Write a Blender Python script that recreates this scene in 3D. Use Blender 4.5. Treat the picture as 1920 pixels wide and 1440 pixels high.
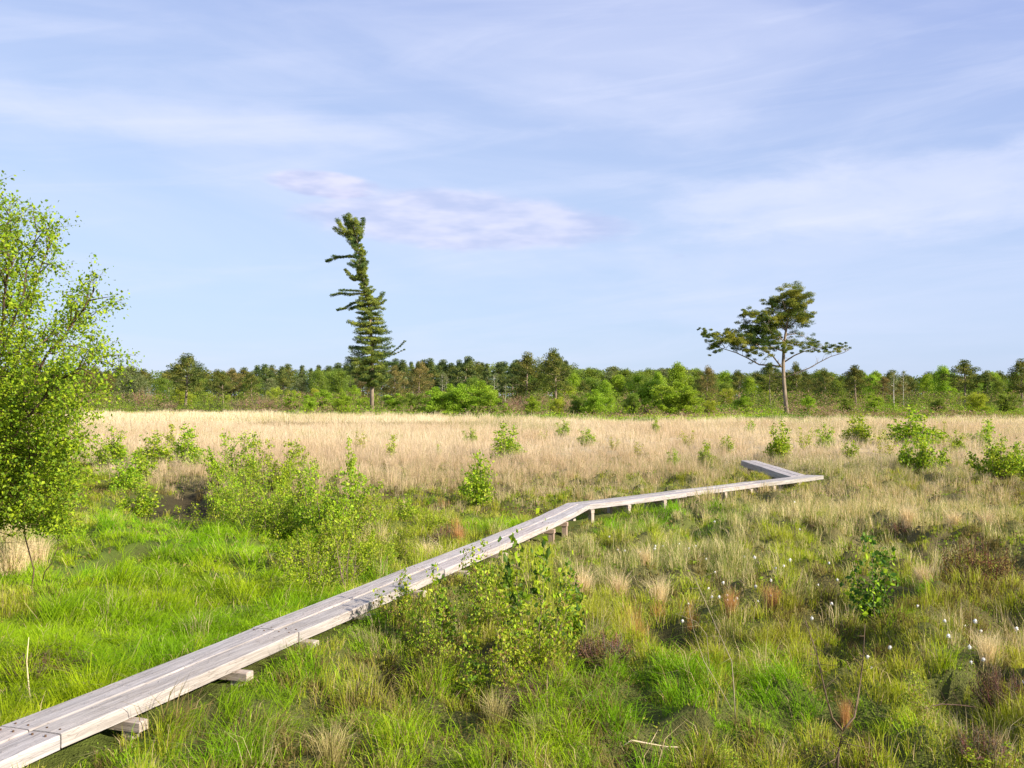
import bpy, math, random
import numpy as np
from mathutils import Vector, Matrix, Euler

for o in list(bpy.data.objects):
    bpy.data.objects.remove(o)
scene = bpy.context.scene
COL = scene.collection
R = math.radians

# ---------------------------------------------------------------- camera
F = 1867.0                     # focal length in pixels of a 1920 wide picture
HORIZON = 742.0                # picture row of the horizon
CZ = 2.20                      # eye height above the bog
BZ = 0.30                      # height of the boardwalk top
PITCH = math.atan((HORIZON - 720.0) / F)
cam_d = bpy.data.cameras.new('camera')
cam_d.sensor_width = 36.0
cam_d.lens = 36.0 * F / 1920.0
cam_d.clip_start = 0.1
cam_d.clip_end = 12000.0
cam = bpy.data.objects.new('camera', cam_d)
cam.location = (0, 0, CZ)
cam.rotation_euler = (math.pi / 2 + PITCH, 0, 0)
COL.objects.link(cam)
scene.camera = cam

# ---------------------------------------------------------------- exposure
scene.view_settings.view_transform = 'Standard'
scene.view_settings.look = 'None'
scene.view_settings.gamma = 1.0
scene.view_settings.exposure = 1.08
scene.cycles.max_bounces = 6
scene.cycles.diffuse_bounces = 3
scene.cycles.transmission_bounces = 3
scene.cycles.transparent_max_bounces = 4

# ---------------------------------------------------------------- sun
SUN_EL = R(27.0)
SUN_DIR = Vector((0.87, -0.49, 0)).normalized()          # where the sun stands, seen from above
sun_vec = Vector((SUN_DIR.x * math.cos(SUN_EL), SUN_DIR.y * math.cos(SUN_EL), math.sin(SUN_EL)))
sd = bpy.data.lights.new('sun', 'SUN')
sd.energy = 5.0
sd.angle = R(0.5)
sd.color = (1.0, 0.90, 0.74)
so = bpy.data.objects.new('sun', sd)
so.location = (30, -20, 30)
so.rotation_euler = (-sun_vec).to_track_quat('-Z', 'Y').to_euler()
COL.objects.link(so)

# ---------------------------------------------------------------- world
world = bpy.data.worlds.new('World')
scene.world = world
world.use_nodes = True
nt = world.node_tree
for n in list(nt.nodes):
    nt.nodes.remove(n)


class NT:
    """small helper for building node trees"""
    def __init__(self, tree):
        self.t = tree

    def n(self, kind, **kw):
        nd = self.t.nodes.new(kind)
        for k, v in kw.items():
            setattr(nd, k, v)
        return nd

    def val(self, sock, v):
        if isinstance(v, bpy.types.NodeSocket):
            self.t.links.new(v, sock)
        else:
            sock.default_value = v

    def math(self, op, a, b=0.0, c=None, clamp=False):
        m = self.n('ShaderNodeMath', operation=op, use_clamp=clamp)
        self.val(m.inputs[0], a)
        self.val(m.inputs[1], b)
        if c is not None:
            self.val(m.inputs[2], c)
        return m.outputs[0]

    def smooth(self, v, a, b):
        m = self.n('ShaderNodeMapRange', interpolation_type='SMOOTHSTEP')
        self.val(m.inputs['Value'], v)
        m.inputs['From Min'].default_value = a
        m.inputs['From Max'].default_value = b
        return m.outputs[0]

    def noise(self, vec, scale, detail=4, rough=0.55, dist=0.0):
        m = self.n('ShaderNodeTexNoise')
        self.val(m.inputs['Vector'], vec)
        m.inputs['Scale'].default_value = scale
        m.inputs['Detail'].default_value = detail
        m.inputs['Roughness'].default_value = rough
        m.inputs['Distortion'].default_value = dist
        return m.outputs[0]

    def comb(self, x, y, z=0.0):
        m = self.n('ShaderNodeCombineXYZ')
        for i, v in enumerate((x, y, z)):
            self.val(m.inputs[i], v)
        return m.outputs[0]

    def mix(self, fac, a, b, mode='MIX'):
        m = self.n('ShaderNodeMix', data_type='RGBA', blend_type=mode)
        self.val(m.inputs[0], fac)
        self.val(m.inputs[6], a)
        self.val(m.inputs[7], b)
        return m.outputs[2]


w = NT(nt)
sky = w.n('ShaderNodeTexSky', sky_type='NISHITA')
sky.sun_disc = False
sky.sun_elevation = SUN_EL
sky.sun_rotation = math.atan2(SUN_DIR.x, SUN_DIR.y)
sky.altitude = 20
sky.air_density = 1.0
sky.dust_density = 0.6
sky.ozone_density = 2.5
geo = w.n('ShaderNodeTexCoord')
sep = w.n('ShaderNodeSeparateXYZ')
nt.links.new(geo.outputs['Generated'], sep.inputs[0])
dx, dy, dz = sep.outputs
az = w.math('ARCTAN2', dx, dy)                       # 0 straight ahead, positive to the right
hor = w.math('SQRT', w.math('ADD', w.math('MULTIPLY', dx, dx), w.math('MULTIPLY', dy, dy)))
el = w.math('ARCTAN2', dz, hor)
# high thin cloud drawn out in long bands, wider apart overhead
stretch = w.comb(w.math('MULTIPLY', az, 2.0), w.math('ADD', w.math('MULTIPLY', el, 9.0), w.math('MULTIPLY', az, 0.7)), 1.3)
n1 = w.noise(stretch, 1.0, 6, 0.55, 0.5)
stretch2 = w.comb(w.math('MULTIPLY', az, 3.0), w.math('ADD', w.math('MULTIPLY', el, 22.0), w.math('MULTIPLY', az, -2.0)), 7.7)
n2 = w.noise(stretch2, 1.2, 6, 0.6, 0.8)
cir = w.math('MULTIPLY', w.smooth(n1, 0.42, 0.72), 0.42)
cir = w.math('ADD', cir, w.math('MULTIPLY', w.smooth(n2, 0.42, 0.74), 0.25))


def band(px, py, rx, ry, tilt, amount, lo=0.3, hi=0.62, ns=1.0, seed=0.0, soft=0.3):
    """a patch of cloud at a fixed compass direction and height above the horizon"""
    a0 = math.atan((px - 960) / F)
    e0 = math.atan((HORIZON - py) / F)
    ra, re = rx / F, ry / F
    u = w.math('DIVIDE', w.math('SUBTRACT', az, a0), ra)
    v0 = w.math('SUBTRACT', el, e0)
    v = w.math('DIVIDE', w.math('SUBTRACT', v0, w.math('MULTIPLY', w.math('SUBTRACT', az, a0), tilt)), re)
    d = w.math('SQRT', w.math('ADD', w.math('MULTIPLY', u, u), w.math('MULTIPLY', v, v)))
    m = w.smooth(d, 1.0, soft)
    nz = w.noise(w.comb(w.math('MULTIPLY', az, 12.0 * ns), w.math('MULTIPLY', el, 36.0 * ns), seed), 1.0, 6, 0.6, 0.4)
    s = w.math('ADD', w.math('MULTIPLY', m, 0.55), w.math('MULTIPLY', nz, 0.6))
    return w.math('MULTIPLY', w.smooth(s, lo + 0.3, hi + 0.25), amount), v


puff, pv = band(605, 352, 170, 36, -0.05, 0.85, lo=0.2, hi=0.5, ns=1.6, seed=3.0)
puff2, pv2 = band(860, 415, 460, 84, -0.04, 0.68, lo=0.18, hi=0.5, ns=1.2, seed=9.1)
rb, _ = band(1700, 390, 900, 150, 0.02, 0.62, lo=0.22, hi=0.62, ns=0.8, seed=5.0, soft=0.1)
lb, _ = band(330, 250, 1000, 75, 0.0, 0.38, lo=0.15, hi=0.6, ns=0.8, seed=6.0, soft=0.0)
tb, _ = band(1150, 200, 700, 120, -0.1, 0.25, ns=0.5, seed=8.0, soft=0.0)
tiny, _ = band(1272, 484, 22, 10, 0.0, 0.15, ns=4.0, seed=2.0)
fac = w.math('ADD', cir, rb)
fac = w.math('ADD', fac, lb)
fac = w.math('ADD', fac, tb, clamp=True)
fac = w.math('MULTIPLY', fac, 0.85)
base = w.mix(1.0, sky.outputs[0], (1.0, 1.0, 1.15, 1), 'MULTIPLY')
# a thin veil of high cloud everywhere, milkier low down and to the left
milk = w.math('ADD', w.smooth(el, 0.62, 0.02), w.math('MULTIPLY', az, -0.35), clamp=True)
veil = w.mix(milk, (3.6, 4.4, 8.3, 1), (5.7, 7.1, 9.5, 1))
base = w.mix(0.72, base, veil)
c1 = w.mix(fac, base, (7.2, 7.6, 9.4, 1))
pf = w.math('ADD', w.math('ADD', puff, puff2), tiny, clamp=True)
# puffs: lit top, lavender underside
shade = w.smooth(w.noise(w.comb(w.math('MULTIPLY', az, 16.0), w.math('MULTIPLY', el, 60.0), 4.0), 1.0, 3, 0.5), 0.32, 0.68)
pc = w.mix(shade, (4.7, 5.3, 7.9, 1), (7.3, 7.3, 9.1, 1))
c2 = w.mix(pf, c1, pc)
bg = w.n('ShaderNodeBackground')
nt.links.new(c2, bg.inputs['Color'])
bg.inputs['Strength'].default_value = 0.055
wo = w.n('ShaderNodeOutputWorld')
nt.links.new(bg.outputs[0], wo.inputs['Surface'])


# ---------------------------------------------------------------- picture <-> place
cp, sp = math.cos(PITCH), math.sin(PITCH)


def ray(px, py):
    u = (px - 960.0) / F
    v = -(py - 720.0) / F
    return u, cp - sp * v, sp + cp * v


def G(px, py, z=0.0):
    """point of the level z that lies in the direction of picture point px, py"""
    u, y, zz = ray(px, py)
    t = (z - CZ) / zz
    return Vector((u * t, y * t, z))


def D(px, py, dist):
    """point at forward distance dist"""
    u, y, zz = ray(px, py)
    t = dist / y
    return Vector((u * t, dist, CZ + zz * t))


def project(x, y, z):
    dzv = z - CZ
    yc = cp * y + sp * dzv
    vc = -sp * y + cp * dzv
    yc = np.maximum(yc, 0.01)
    return 960 + F * x / yc, 720 - F * vc / yc


# ---------------------------------------------------------------- noise
def _hash(ix, iy, seed):
    h = (ix.astype(np.int64) * 374761393 + iy.astype(np.int64) * 668265263 + seed * 974711) & 0xffffffff
    h = ((h ^ (h >> 13)) * 1274126177) & 0xffffffff
    return ((h ^ (h >> 16)) & 0xffff) / 65535.0


def vnoise(x, y, seed=0):
    ix = np.floor(x)
    iy = np.floor(y)
    fx = x - ix
    fy = y - iy
    fx = fx * fx * (3 - 2 * fx)
    fy = fy * fy * (3 - 2 * fy)
    a = _hash(ix, iy, seed)
    b = _hash(ix + 1, iy, seed)
    c = _hash(ix, iy + 1, seed)
    d = _hash(ix + 1, iy + 1, seed)
    return (a * (1 - fx) + b * fx) * (1 - fy) + (c * (1 - fx) + d * fx) * fy


def fbm(x, y, seed=0, octaves=4):
    s, a, t = 0.0, 0.5, 0.0
    for k in range(octaves):
        s = s + a * vnoise(x * 2 ** k + 17.3 * k, y * 2 ** k - 9.1 * k, seed + k)
        t += a
        a *= 0.5
    return s / t


def worley(x, y, cell, seed):
    """distance to, direction from and random number of the nearest tussock centre"""
    gx_, gy_ = np.floor(x / cell), np.floor(y / cell)
    best = np.full(np.shape(x), 1e9)
    bx = np.zeros(np.shape(x))
    by = np.zeros(np.shape(x))
    bid = np.zeros(np.shape(x))
    for i in (-1, 0, 1):
        for j in (-1, 0, 1):
            cx, cy = gx_ + i, gy_ + j
            px = (cx + 0.15 + 0.7 * _hash(cx, cy, seed)) * cell
            py = (cy + 0.15 + 0.7 * _hash(cx, cy, seed + 1)) * cell
            d = np.hypot(x - px, y - py)
            m = d < best
            best = np.where(m, d, best)
            bx = np.where(m, x - px, bx)
            by = np.where(m, y - py, by)
            bid = np.where(m, _hash(cx, cy, seed + 2), bid)
    return best, bx, by, bid


TUS_CELL = 0.46


def sstep(a, b, x):
    t = np.clip((x - a) / (b - a), 0, 1)
    return t * t * (3 - 2 * t)


def gauss(px, py, cx, cy, rx, ry):
    return np.exp(-(((px - cx) / rx) ** 2 + ((py - cy) / ry) ** 2))


# ---------------------------------------------------------------- boardwalk course (edges on the level BZ)
LB = [(-330, 1489), (0, 1361), (985, 978), (1063, 943), (1512, 890)]        # far edge of the first runs
WALK_W = 0.44
pL = [G(a, b, BZ) for a, b in LB]


def offset_line(pts, wd):
    """the other edge of a walk whose far-left edge is pts"""
    out = []
    for i, p in enumerate(pts):
        ds = []
        if i > 0:
            ds.append((pts[i] - pts[i - 1]).normalized())
        if i < len(pts) - 1:
            ds.append((pts[i + 1] - pts[i]).normalized())
        ns = [Vector((d.y, -d.x, 0)) for d in ds]
        n = sum(ns, Vector()).normalized()
        out.append(p + n * (wd / max(0.5, n.dot(ns[0]))))
    return out


pR = offset_line(pL, WALK_W)
S3a = G(1500, 893, BZ)
S3b = G(1404, 863, BZ)
walk_segs = [(pL[i] * .5 + pR[i] * .5, pL[i + 1] * .5 + pR[i + 1] * .5) for i in range(len(pL) - 1)] + [(S3a, S3b)]


def walk_dist(x, y):
    d = np.full(np.shape(x), 1e9)
    for a, b in walk_segs:
        ab = b - a
        L2 = ab.x ** 2 + ab.y ** 2
        t = np.clip(((x - a.x) * ab.x + (y - a.y) * ab.y) / L2, 0, 1)
        d = np.minimum(d, np.hypot(x - a.x - t * ab.x, y - a.y - t * ab.y))
    return d


# ---------------------------------------------------------------- terrain
# hollows: picture x, y, half width, half height (pixels of the photograph), depth in metres
PITS = [(212, 1050, 34, 30, 0.5), (300, 935, 55, 18, 0.45), (350, 952, 60, 18, 0.5), (415, 970, 45, 15, 0.5),
        (405, 1375, 24, 40, 0.24), (1250, 1180, 60, 30, 0.22), (1395, 1205, 20, 14, 0.2),
        (1660, 1285, 22, 12, 0.22), (1785, 1300, 30, 18, 0.26), (1890, 1290, 30, 26, 0.28), (1840, 1370, 40, 26, 0.2),
        (1560, 1210, 25, 14, 0.15), (345, 1325, 26, 10, 0.22), (1390, 995, 30, 10, 0.2), (1090, 1265, 40, 20, 0.2),
        (900, 1290, 50, 25, 0.2), (760, 1260, 60, 18, 0.16), (1290, 1370, 40, 18, 0.15), (1600, 1350, 60, 20, 0.12),
        (1810, 900, 60, 8, 0.3), (1480, 1330, 40, 16, 0.12), (1180, 1400, 50, 25, 0.15)]
pit_w = []
for (a, b, rx, ry, dp) in PITS:
    c = G(a, b)
    px_m = F / c.y
    near = G(a, b + ry)
    far = G(a, b - ry)
    pit_w.append((c.x, c.y, rx / px_m, abs(far.y - near.y) / 2, dp))


def pit_depth(x, y):
    d = np.zeros(np.shape(x))
    for cx, cy, rx, ry, dp in pit_w:
        q = ((x - cx) / rx) ** 2 + ((y - cy) / ry) ** 2
        d = np.maximum(d, dp * np.exp(-q * q * 0.7))
    return d


def height(x, y):
    amp = 0.10 + 0.16 * sstep(-3, 4, x) * sstep(3, 7, y)
    lum = fbm(x / 0.9, y / 0.9, 3, 3)
    hum = sstep(0.35, 0.75, lum) * amp - 0.04 + (fbm(x / 0.5, y / 0.5, 8, 2) - 0.5) * 0.10 * sstep(24, 13, y)
    broad = (fbm(x / 6, y / 6, 11, 2) - 0.5) * 0.18
    h = hum + broad
    wdst, _, _, wid_ = worley(x, y, TUS_CELL, 500)
    wamp = (0.10 + 0.06 * sstep(-2, 1, x)) * (0.4 + 0.9 * wid_) * sstep(34, 22, y) * (1 - np.clip(pit_depth(x, y) / 0.08, 0, 1))
    h = h + wamp * (np.exp(-(wdst / 0.19) ** 2) - 0.35)
    # the bank of long grass left of the walk, and the lower ground beside the path
    h = h + 0.14 * np.exp(-(((x + 5.0) / 1.4) ** 2 + ((y - 10.0) / 3.0) ** 2))
    far = sstep(35, 90, y)
    h = h * (1 - far * 0.6)
    h = h - pit_depth(x, y)
    wd = walk_dist(x, y)
    k = 1 - sstep(0.35, 0.9, wd)
    h = h - 0.05 * np.exp(-((wd / 1.3) ** 2)) * sstep(13, 16, y) * sstep(26, 22, y) * sstep(0, 1.2, x)
    near = 0.13 * sstep(15, 12, y) - 0.0 * sstep(13, 16, y)
    return h * (1 - k) + (np.clip(h, -0.04, 0.03) + near - 0.25 * pit_depth(x, y)) * k


def height1(x, y):
    return float(height(np.array([x]), np.array([y]))[0])


FAR_EDGE = ([0, 500, 900, 1100, 1500, 1920], [774, 776, 783, 791, 789, 785])
STRAW_LOW = ([0, 250, 560, 750, 1000, 1200, 1400, 1600, 1920], [820, 885, 915, 908, 905, 893, 880, 893, 888])


def zones(x, y):
    """weights of straw, lush grass, red rush, brown heath and of the forest floor at a place"""
    px, py = project(x, y, 0.0 * x)
    nz = fbm(x / 1.5, y / 1.5, 21, 3) - 0.5
    nb = fbm(x / 5.0, y / 5.0, 31, 3) - 0.5
    fe = np.interp(px, *FAR_EDGE)
    forest = 1 - sstep(-1.5, 1.5, py - fe + nb * 12)
    yb = np.interp(px, *STRAW_LOW) + 18 + nz * 30 + nb * 25
    straw = 1 - sstep(-16, 16, py - yb)
    straw = straw * (1 - 0.35 * sstep(300, 150, px) * sstep(795, 815, py)) * (1 - forest)
    s2 = 0.12 + 0.14 * sstep(1000, 1150, px) * sstep(1200, 1100, py) + 0.65 * gauss(px, py, 1240, 1050, 210, 60) + 0.7 * gauss(px, py, 1760, 975, 280, 60) \
        + 0.3 * gauss(px, py, 1500, 950, 300, 45) + 0.4 * gauss(px, py, 850, 930, 220, 35) \
        + 0.9 * gauss(px, py, 30, 1030, 60, 50) + 0.3 * gauss(px, py, 90, 1235, 80, 45) \
        + 0.35 * gauss(px, py, 1850, 1200, 160, 100) + 0.25 * gauss(px, py, 1500, 1080, 200, 60)
    s2 = np.clip(s2 + nz * 1.0 * (s2 + 0.07), 0, 1) * sstep(820, 900, py)
    lush = 1.1 * gauss(px, py, 300, 1100, 330, 190) + 1.1 * gauss(px, py, 450, 1370, 480, 130) \
        + 0.7 * gauss(px, py, 60, 1330, 120, 120) + 0.7 * gauss(px, py, 1300, 1340, 420, 110) \
        + 0.7 * gauss(px, py, 1200, 985, 260, 45) + 0.3 * gauss(px, py, 1750, 1200, 200, 80)
    lush = np.clip(lush + nz * 0.8, 0, 1)
    straw = np.maximum(straw, s2 * (1 - 0.75 * lush))
    red = 0.6 * gauss(px, py, 1440, 1125, 50, 24) + 0.3 * gauss(px, py, 1320, 1150, 70, 24) \
        + 0.25 * gauss(px, py, 1570, 1200, 60, 40) + 0.2 * gauss(px, py, 860, 980, 120, 40) + 0.4 * gauss(px, py, 1180, 1190, 60, 30)
    red = np.clip(red + nz * 0.5 * (red > 0.1), 0, 1)
    heath = sstep(0.08, 0.22, nb) * 0.5
    line = np.exp(-(((py - 801) / 2.2) ** 2)) * sstep(430, 520, px) * sstep(930, 860, px)
    line2 = np.exp(-(((py - 781) / 5) ** 2)) * sstep(1500, 1560, px)
    heath = np.clip(heath * sstep(880, 930, py) + line + line2, 0, 1)
    return straw, lush, red, heath, forest


# ---------------------------------------------------------------- mesh building
def new_mesh_object(name, verts, loops, starts, cols, mat, parent=None, uvw=None, smooth=False):
    me = bpy.data.meshes.new(name)
    nv, nl, nf = len(verts), len(loops), len(starts)
    me.vertices.add(nv)
    me.vertices.foreach_set('co', np.asarray(verts, dtype=np.float32).ravel())
    me.loops.add(nl)
    me.loops.foreach_set('vertex_index', np.asarray(loops, dtype=np.int32))
    me.polygons.add(nf)
    me.polygons.foreach_set('loop_start', np.asarray(starts, dtype=np.int32))
    me.polygons.foreach_set('use_smooth', np.full(nf, bool(smooth)))
    if cols is not None:
        at = me.attributes.new('tone', 'FLOAT_COLOR', 'POINT')
        c4 = np.ones((nv, 4), dtype=np.float32)
        c4[:, :3] = cols
        at.data.foreach_set('color', c4.ravel())
    if uvw is not None:
        at = me.attributes.new('grain', 'FLOAT_VECTOR', 'POINT')
        at.data.foreach_set('vector', np.asarray(uvw, dtype=np.float32).ravel())
    me.update(calc_edges=True)
    me.validate()
    me.materials.append(mat)
    ob = bpy.data.objects.new(name, me)
    COL.objects.link(ob)
    if parent is not None:
        ob.parent = parent
    return ob


class Acc:
    """collects shapes and links them as ONE mesh object"""
    def __init__(self):
        self.v, self.l, self.s, self.c, self.g = [], [], [], [], []
        self.nv = 0
        self.nl = 0

    def add(self, v, faces, col=(1, 1, 1), grain=None):
        v = np.asarray(v, dtype=np.float32)
        for f in faces:
            self.s.append(self.nl)
            self.l.extend([i + self.nv for i in f])
            self.nl += len(f)
        self.v.append(v)
        c = np.empty((len(v), 3), dtype=np.float32)
        c[:] = col
        self.c.append(c)
        self.g.append(np.asarray(grain, dtype=np.float32) if grain is not None else v)
        self.nv += len(v)

    def tube(self, pts, rad, sides=5, col=(1, 1, 1)):
        pts = [Vector(p) for p in pts]
        n = len(pts)
        vs = []
        gr = []
        L = 0.0
        for i, p in enumerate(pts):
            d = (pts[min(i + 1, n - 1)] - pts[max(i - 1, 0)])
            if d.length < 1e-6:
                d = Vector((0, 0, 1))
            d.normalize()
            up = Vector((0, 0, 1)) if abs(d.z) < 0.9 else Vector((1, 0, 0))
            a = d.cross(up).normalized()
            b = d.cross(a)
            r = rad[i]
            if i:
                L += (p - pts[i - 1]).length
            for k in range(sides):
                t = 2 * math.pi * k / sides
                vs.append(p + a * math.cos(t) * r + b * math.sin(t) * r)
                gr.append((L, math.cos(t) * r, math.sin(t) * r))
        fs = []
        for i in range(n - 1):
            for k in range(sides):
                k2 = (k + 1) % sides
                fs.append((i * sides + k, i * sides + k2, (i + 1) * sides + k2, (i + 1) * sides + k))
        fs.append(tuple(range(sides))[::-1])
        fs.append(tuple((n - 1) * sides + k for k in range(sides)))
        self.add([tuple(x) for x in vs], fs, col, gr)

    def build(self, name, mat, parent=None, smooth=True):
        if not self.v:
            self.tube([(0, 0, 0), (0, 0, .02)], [.002, .002], 3)
        return new_mesh_object(name, np.concatenate(self.v), self.l, self.s, np.concatenate(self.c), mat, parent,
                               np.concatenate(self.g), smooth)


def leaf_object(name, cen, size, cols, mat, rng, parent=None, aspect=0.62, up=0.25, direction=None, fold=0.25):
    """many separate leaves (or needle tufts), each a small folded diamond"""
    cen = np.asarray(cen, dtype=np.float64)
    n = len(cen)
    d = rng.normal(size=(n, 3))
    if direction is not None:
        d = d * 0.6 + np.asarray(direction) * 1.1
    d /= np.linalg.norm(d, axis=1)[:, None] + 1e-9
    nn = rng.normal(size=(n, 3))
    nn[:, 2] += up * 2
    s = np.cross(d, nn)
    s /= np.linalg.norm(s, axis=1)[:, None] + 1e-9
    nrm = np.cross(s, d)
    sz = np.asarray(size).reshape(-1, 1) * np.ones((n, 1))
    hl = d * sz * 0.5
    hw = s * sz * 0.5 * aspect
    v = np.empty((n, 4, 3))
    v[:, 0] = cen - hl
    v[:, 1] = cen + hw + nrm * sz * 0.12 * fold * 4 - hl * 0.15
    v[:, 2] = cen + hl
    v[:, 3] = cen - hw + nrm * sz * 0.12 * fold * 4 - hl * 0.15
    idx = np.arange(n * 4).reshape(n, 4)
    cc = np.repeat(np.asarray(cols).reshape(-1, 3) * np.ones((n, 1)), 4, axis=0)
    tri = np.empty((n, 2, 3), dtype=np.int64)
    tri[:, 0] = idx[:, [0, 1, 2]]
    tri[:, 1] = idx[:, [0, 2, 3]]
    return new_mesh_object(name, v.reshape(-1, 3), tri.ravel(), np.arange(n * 2) * 3, cc, mat, parent)


def blade_arrays(base, h, wd, az, lean, c0, c1, rng):
    n = len(h)
    dirv = np.stack([np.cos(az), np.sin(az), np.zeros(n)], 1)
    sa = rng.uniform(0, np.pi, n)
    side = np.stack([np.cos(sa), np.sin(sa), np.zeros(n)], 1) * wd[:, None] * 0.5
    up = np.array([0, 0, 1.0])
    mid = base + up * (h * 0.58)[:, None] + dirv * (h * lean * 0.32)[:, None]
    tip = base + up * (h * (1 - 0.32 * lean))[:, None] + dirv * (h * lean * 0.95)[:, None]
    v = np.empty((n, 5, 3), dtype=np.float32)
    v[:, 0] = base - side
    v[:, 1] = base + side
    v[:, 2] = mid - side * 0.8
    v[:, 3] = mid + side * 0.8
    v[:, 4] = tip
    c = np.empty((n, 5, 3), dtype=np.float32)
    c[:, 0] = c0
    c[:, 1] = c0
    m = (c0 + c1) / 2
    c[:, 2] = m
    c[:, 3] = m
    c[:, 4] = c1
    return v, c


def blade_object(name, v, c, mat, parent=None):
    n = len(v)
    b = (np.arange(n) * 5)[:, None]
    lp = np.concatenate([b + np.array([0, 1, 3, 2]), b + np.array([2, 3, 4])], 1)
    st = (np.arange(n) * 7)[:, None] + np.array([0, 4])
    return new_mesh_object(name, v.reshape(-1, 3), lp.ravel(), st.ravel(), c.reshape(-1, 3), mat, parent)


# ---------------------------------------------------------------- materials
def new_mat(name):
    m = bpy.data.materials.new(name)
    m.use_nodes = True
    t = m.node_tree
    for n in list(t.nodes):
        t.nodes.remove(n)
    return m, NT(t)


def foliage_mat(name, trans=0.3, rough=0.55, var=0.25, scale=3.0, spec=0.3):
    m, k = new_mat(name)
    at = k.n('ShaderNodeAttribute', attribute_name='tone')
    oi = k.n('ShaderNodeObjectInfo')
    tc = k.n('ShaderNodeTexCoord')
    nz = k.noise(tc.outputs['Object'], scale, 3, 0.6)
    hs = k.n('ShaderNodeHueSaturation')
    k.val(hs.inputs['Color'], at.outputs['Color'])
    v = k.math('ADD', k.math('MULTIPLY', k.math('SUBTRACT', nz, 0.5), var * 2), 1.0)
    v = k.math('ADD', v, k.math('MULTIPLY', k.math('SUBTRACT', oi.outputs['Random'], 0.5), 0.16))
    k.val(hs.inputs['Value'], v)
    k.val(hs.inputs['Hue'], k.math('ADD', 0.5, k.math('MULTIPLY', k.math('SUBTRACT', oi.outputs['Random'], 0.5), 0.02)))
    p = k.n('ShaderNodeBsdfPrincipled')
    k.val(p.inputs['Base Color'], hs.outputs[0])
    p.inputs['Roughness'].default_value = rough
    p.inputs['Specular IOR Level'].default_value = spec
    tr = k.n('ShaderNodeBsdfTranslucent')
    tint = k.mix(1.0, hs.outputs[0], (1.15, 1.1, 0.6, 1), 'MULTIPLY')
    k.val(tr.inputs['Color'], tint)
    mx = k.n('ShaderNodeMixShader')
    mx.inputs[0].default_value = trans
    k.t.links.new(p.outputs[0], mx.inputs[1])
    k.t.links.new(tr.outputs[0], mx.inputs[2])
    o = k.n('ShaderNodeOutputMaterial')
    k.t.links.new(mx.outputs[0], o.inputs[0])
    return m


M_GRASS = foliage_mat('grass_blades', 0.34, 0.6, 0.22, 1.3, 0.06)
M_LEAF = foliage_mat('fresh_leaves', 0.40, 0.5, 0.2, 2.5, 0.12)
M_NEEDLE = foliage_mat('needles', 0.28, 0.6, 0.25, 0.8, 0.08)
M_DRY = foliage_mat('dry_stalks', 0.2, 0.7, 0.25, 2.0, 0.15)


def bark_mat(name, a, b, scale=6.0, stretch=4.0):
    m, k = new_mat(name)
    at = k.n('ShaderNodeAttribute', attribute_name='tone')
    tc = k.n('ShaderNodeTexCoord')
    mp = k.n('ShaderNodeMapping')
    mp.inputs['Scale'].default_value = (1, 1, 1.0 / stretch)
    k.t.links.new(tc.outputs['Object'], mp.inputs[0])
    nz = k.noise(mp.outputs[0], scale, 5, 0.65)
    c = k.mix(k.smooth(nz, 0.35, 0.65), a + (1,), b + (1,))
    c = k.mix(1.0, c, at.outputs['Color'], 'MULTIPLY')
    p = k.n('ShaderNodeBsdfPrincipled')
    k.val(p.inputs['Base Color'], c)
    p.inputs['Roughness'].default_value = 0.85
    p.inputs['Specular IOR Level'].default_value = 0.2
    bp = k.n('ShaderNodeBump')
    bp.inputs['Strength'].default_value = 0.5
    k.val(bp.inputs['Height'], nz)
    k.t.links.new(bp.outputs[0], p.inputs['Normal'])
    o = k.n('ShaderNodeOutputMaterial')
    k.t.links.new(p.outputs[0], o.inputs[0])
    return m


M_PINEBARK = bark_mat('pine_bark', (0.14, 0.105, 0.075), (0.30, 0.235, 0.17), 3.0)
M_TWIG = bark_mat('twig_bark', (0.13, 0.09, 0.06), (0.26, 0.19, 0.14), 20.0)
M_BIRCHBARK = bark_mat('birch_bark', (0.30, 0.27, 0.23), (0.55, 0.52, 0.47), 5.0, 0.3)


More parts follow.
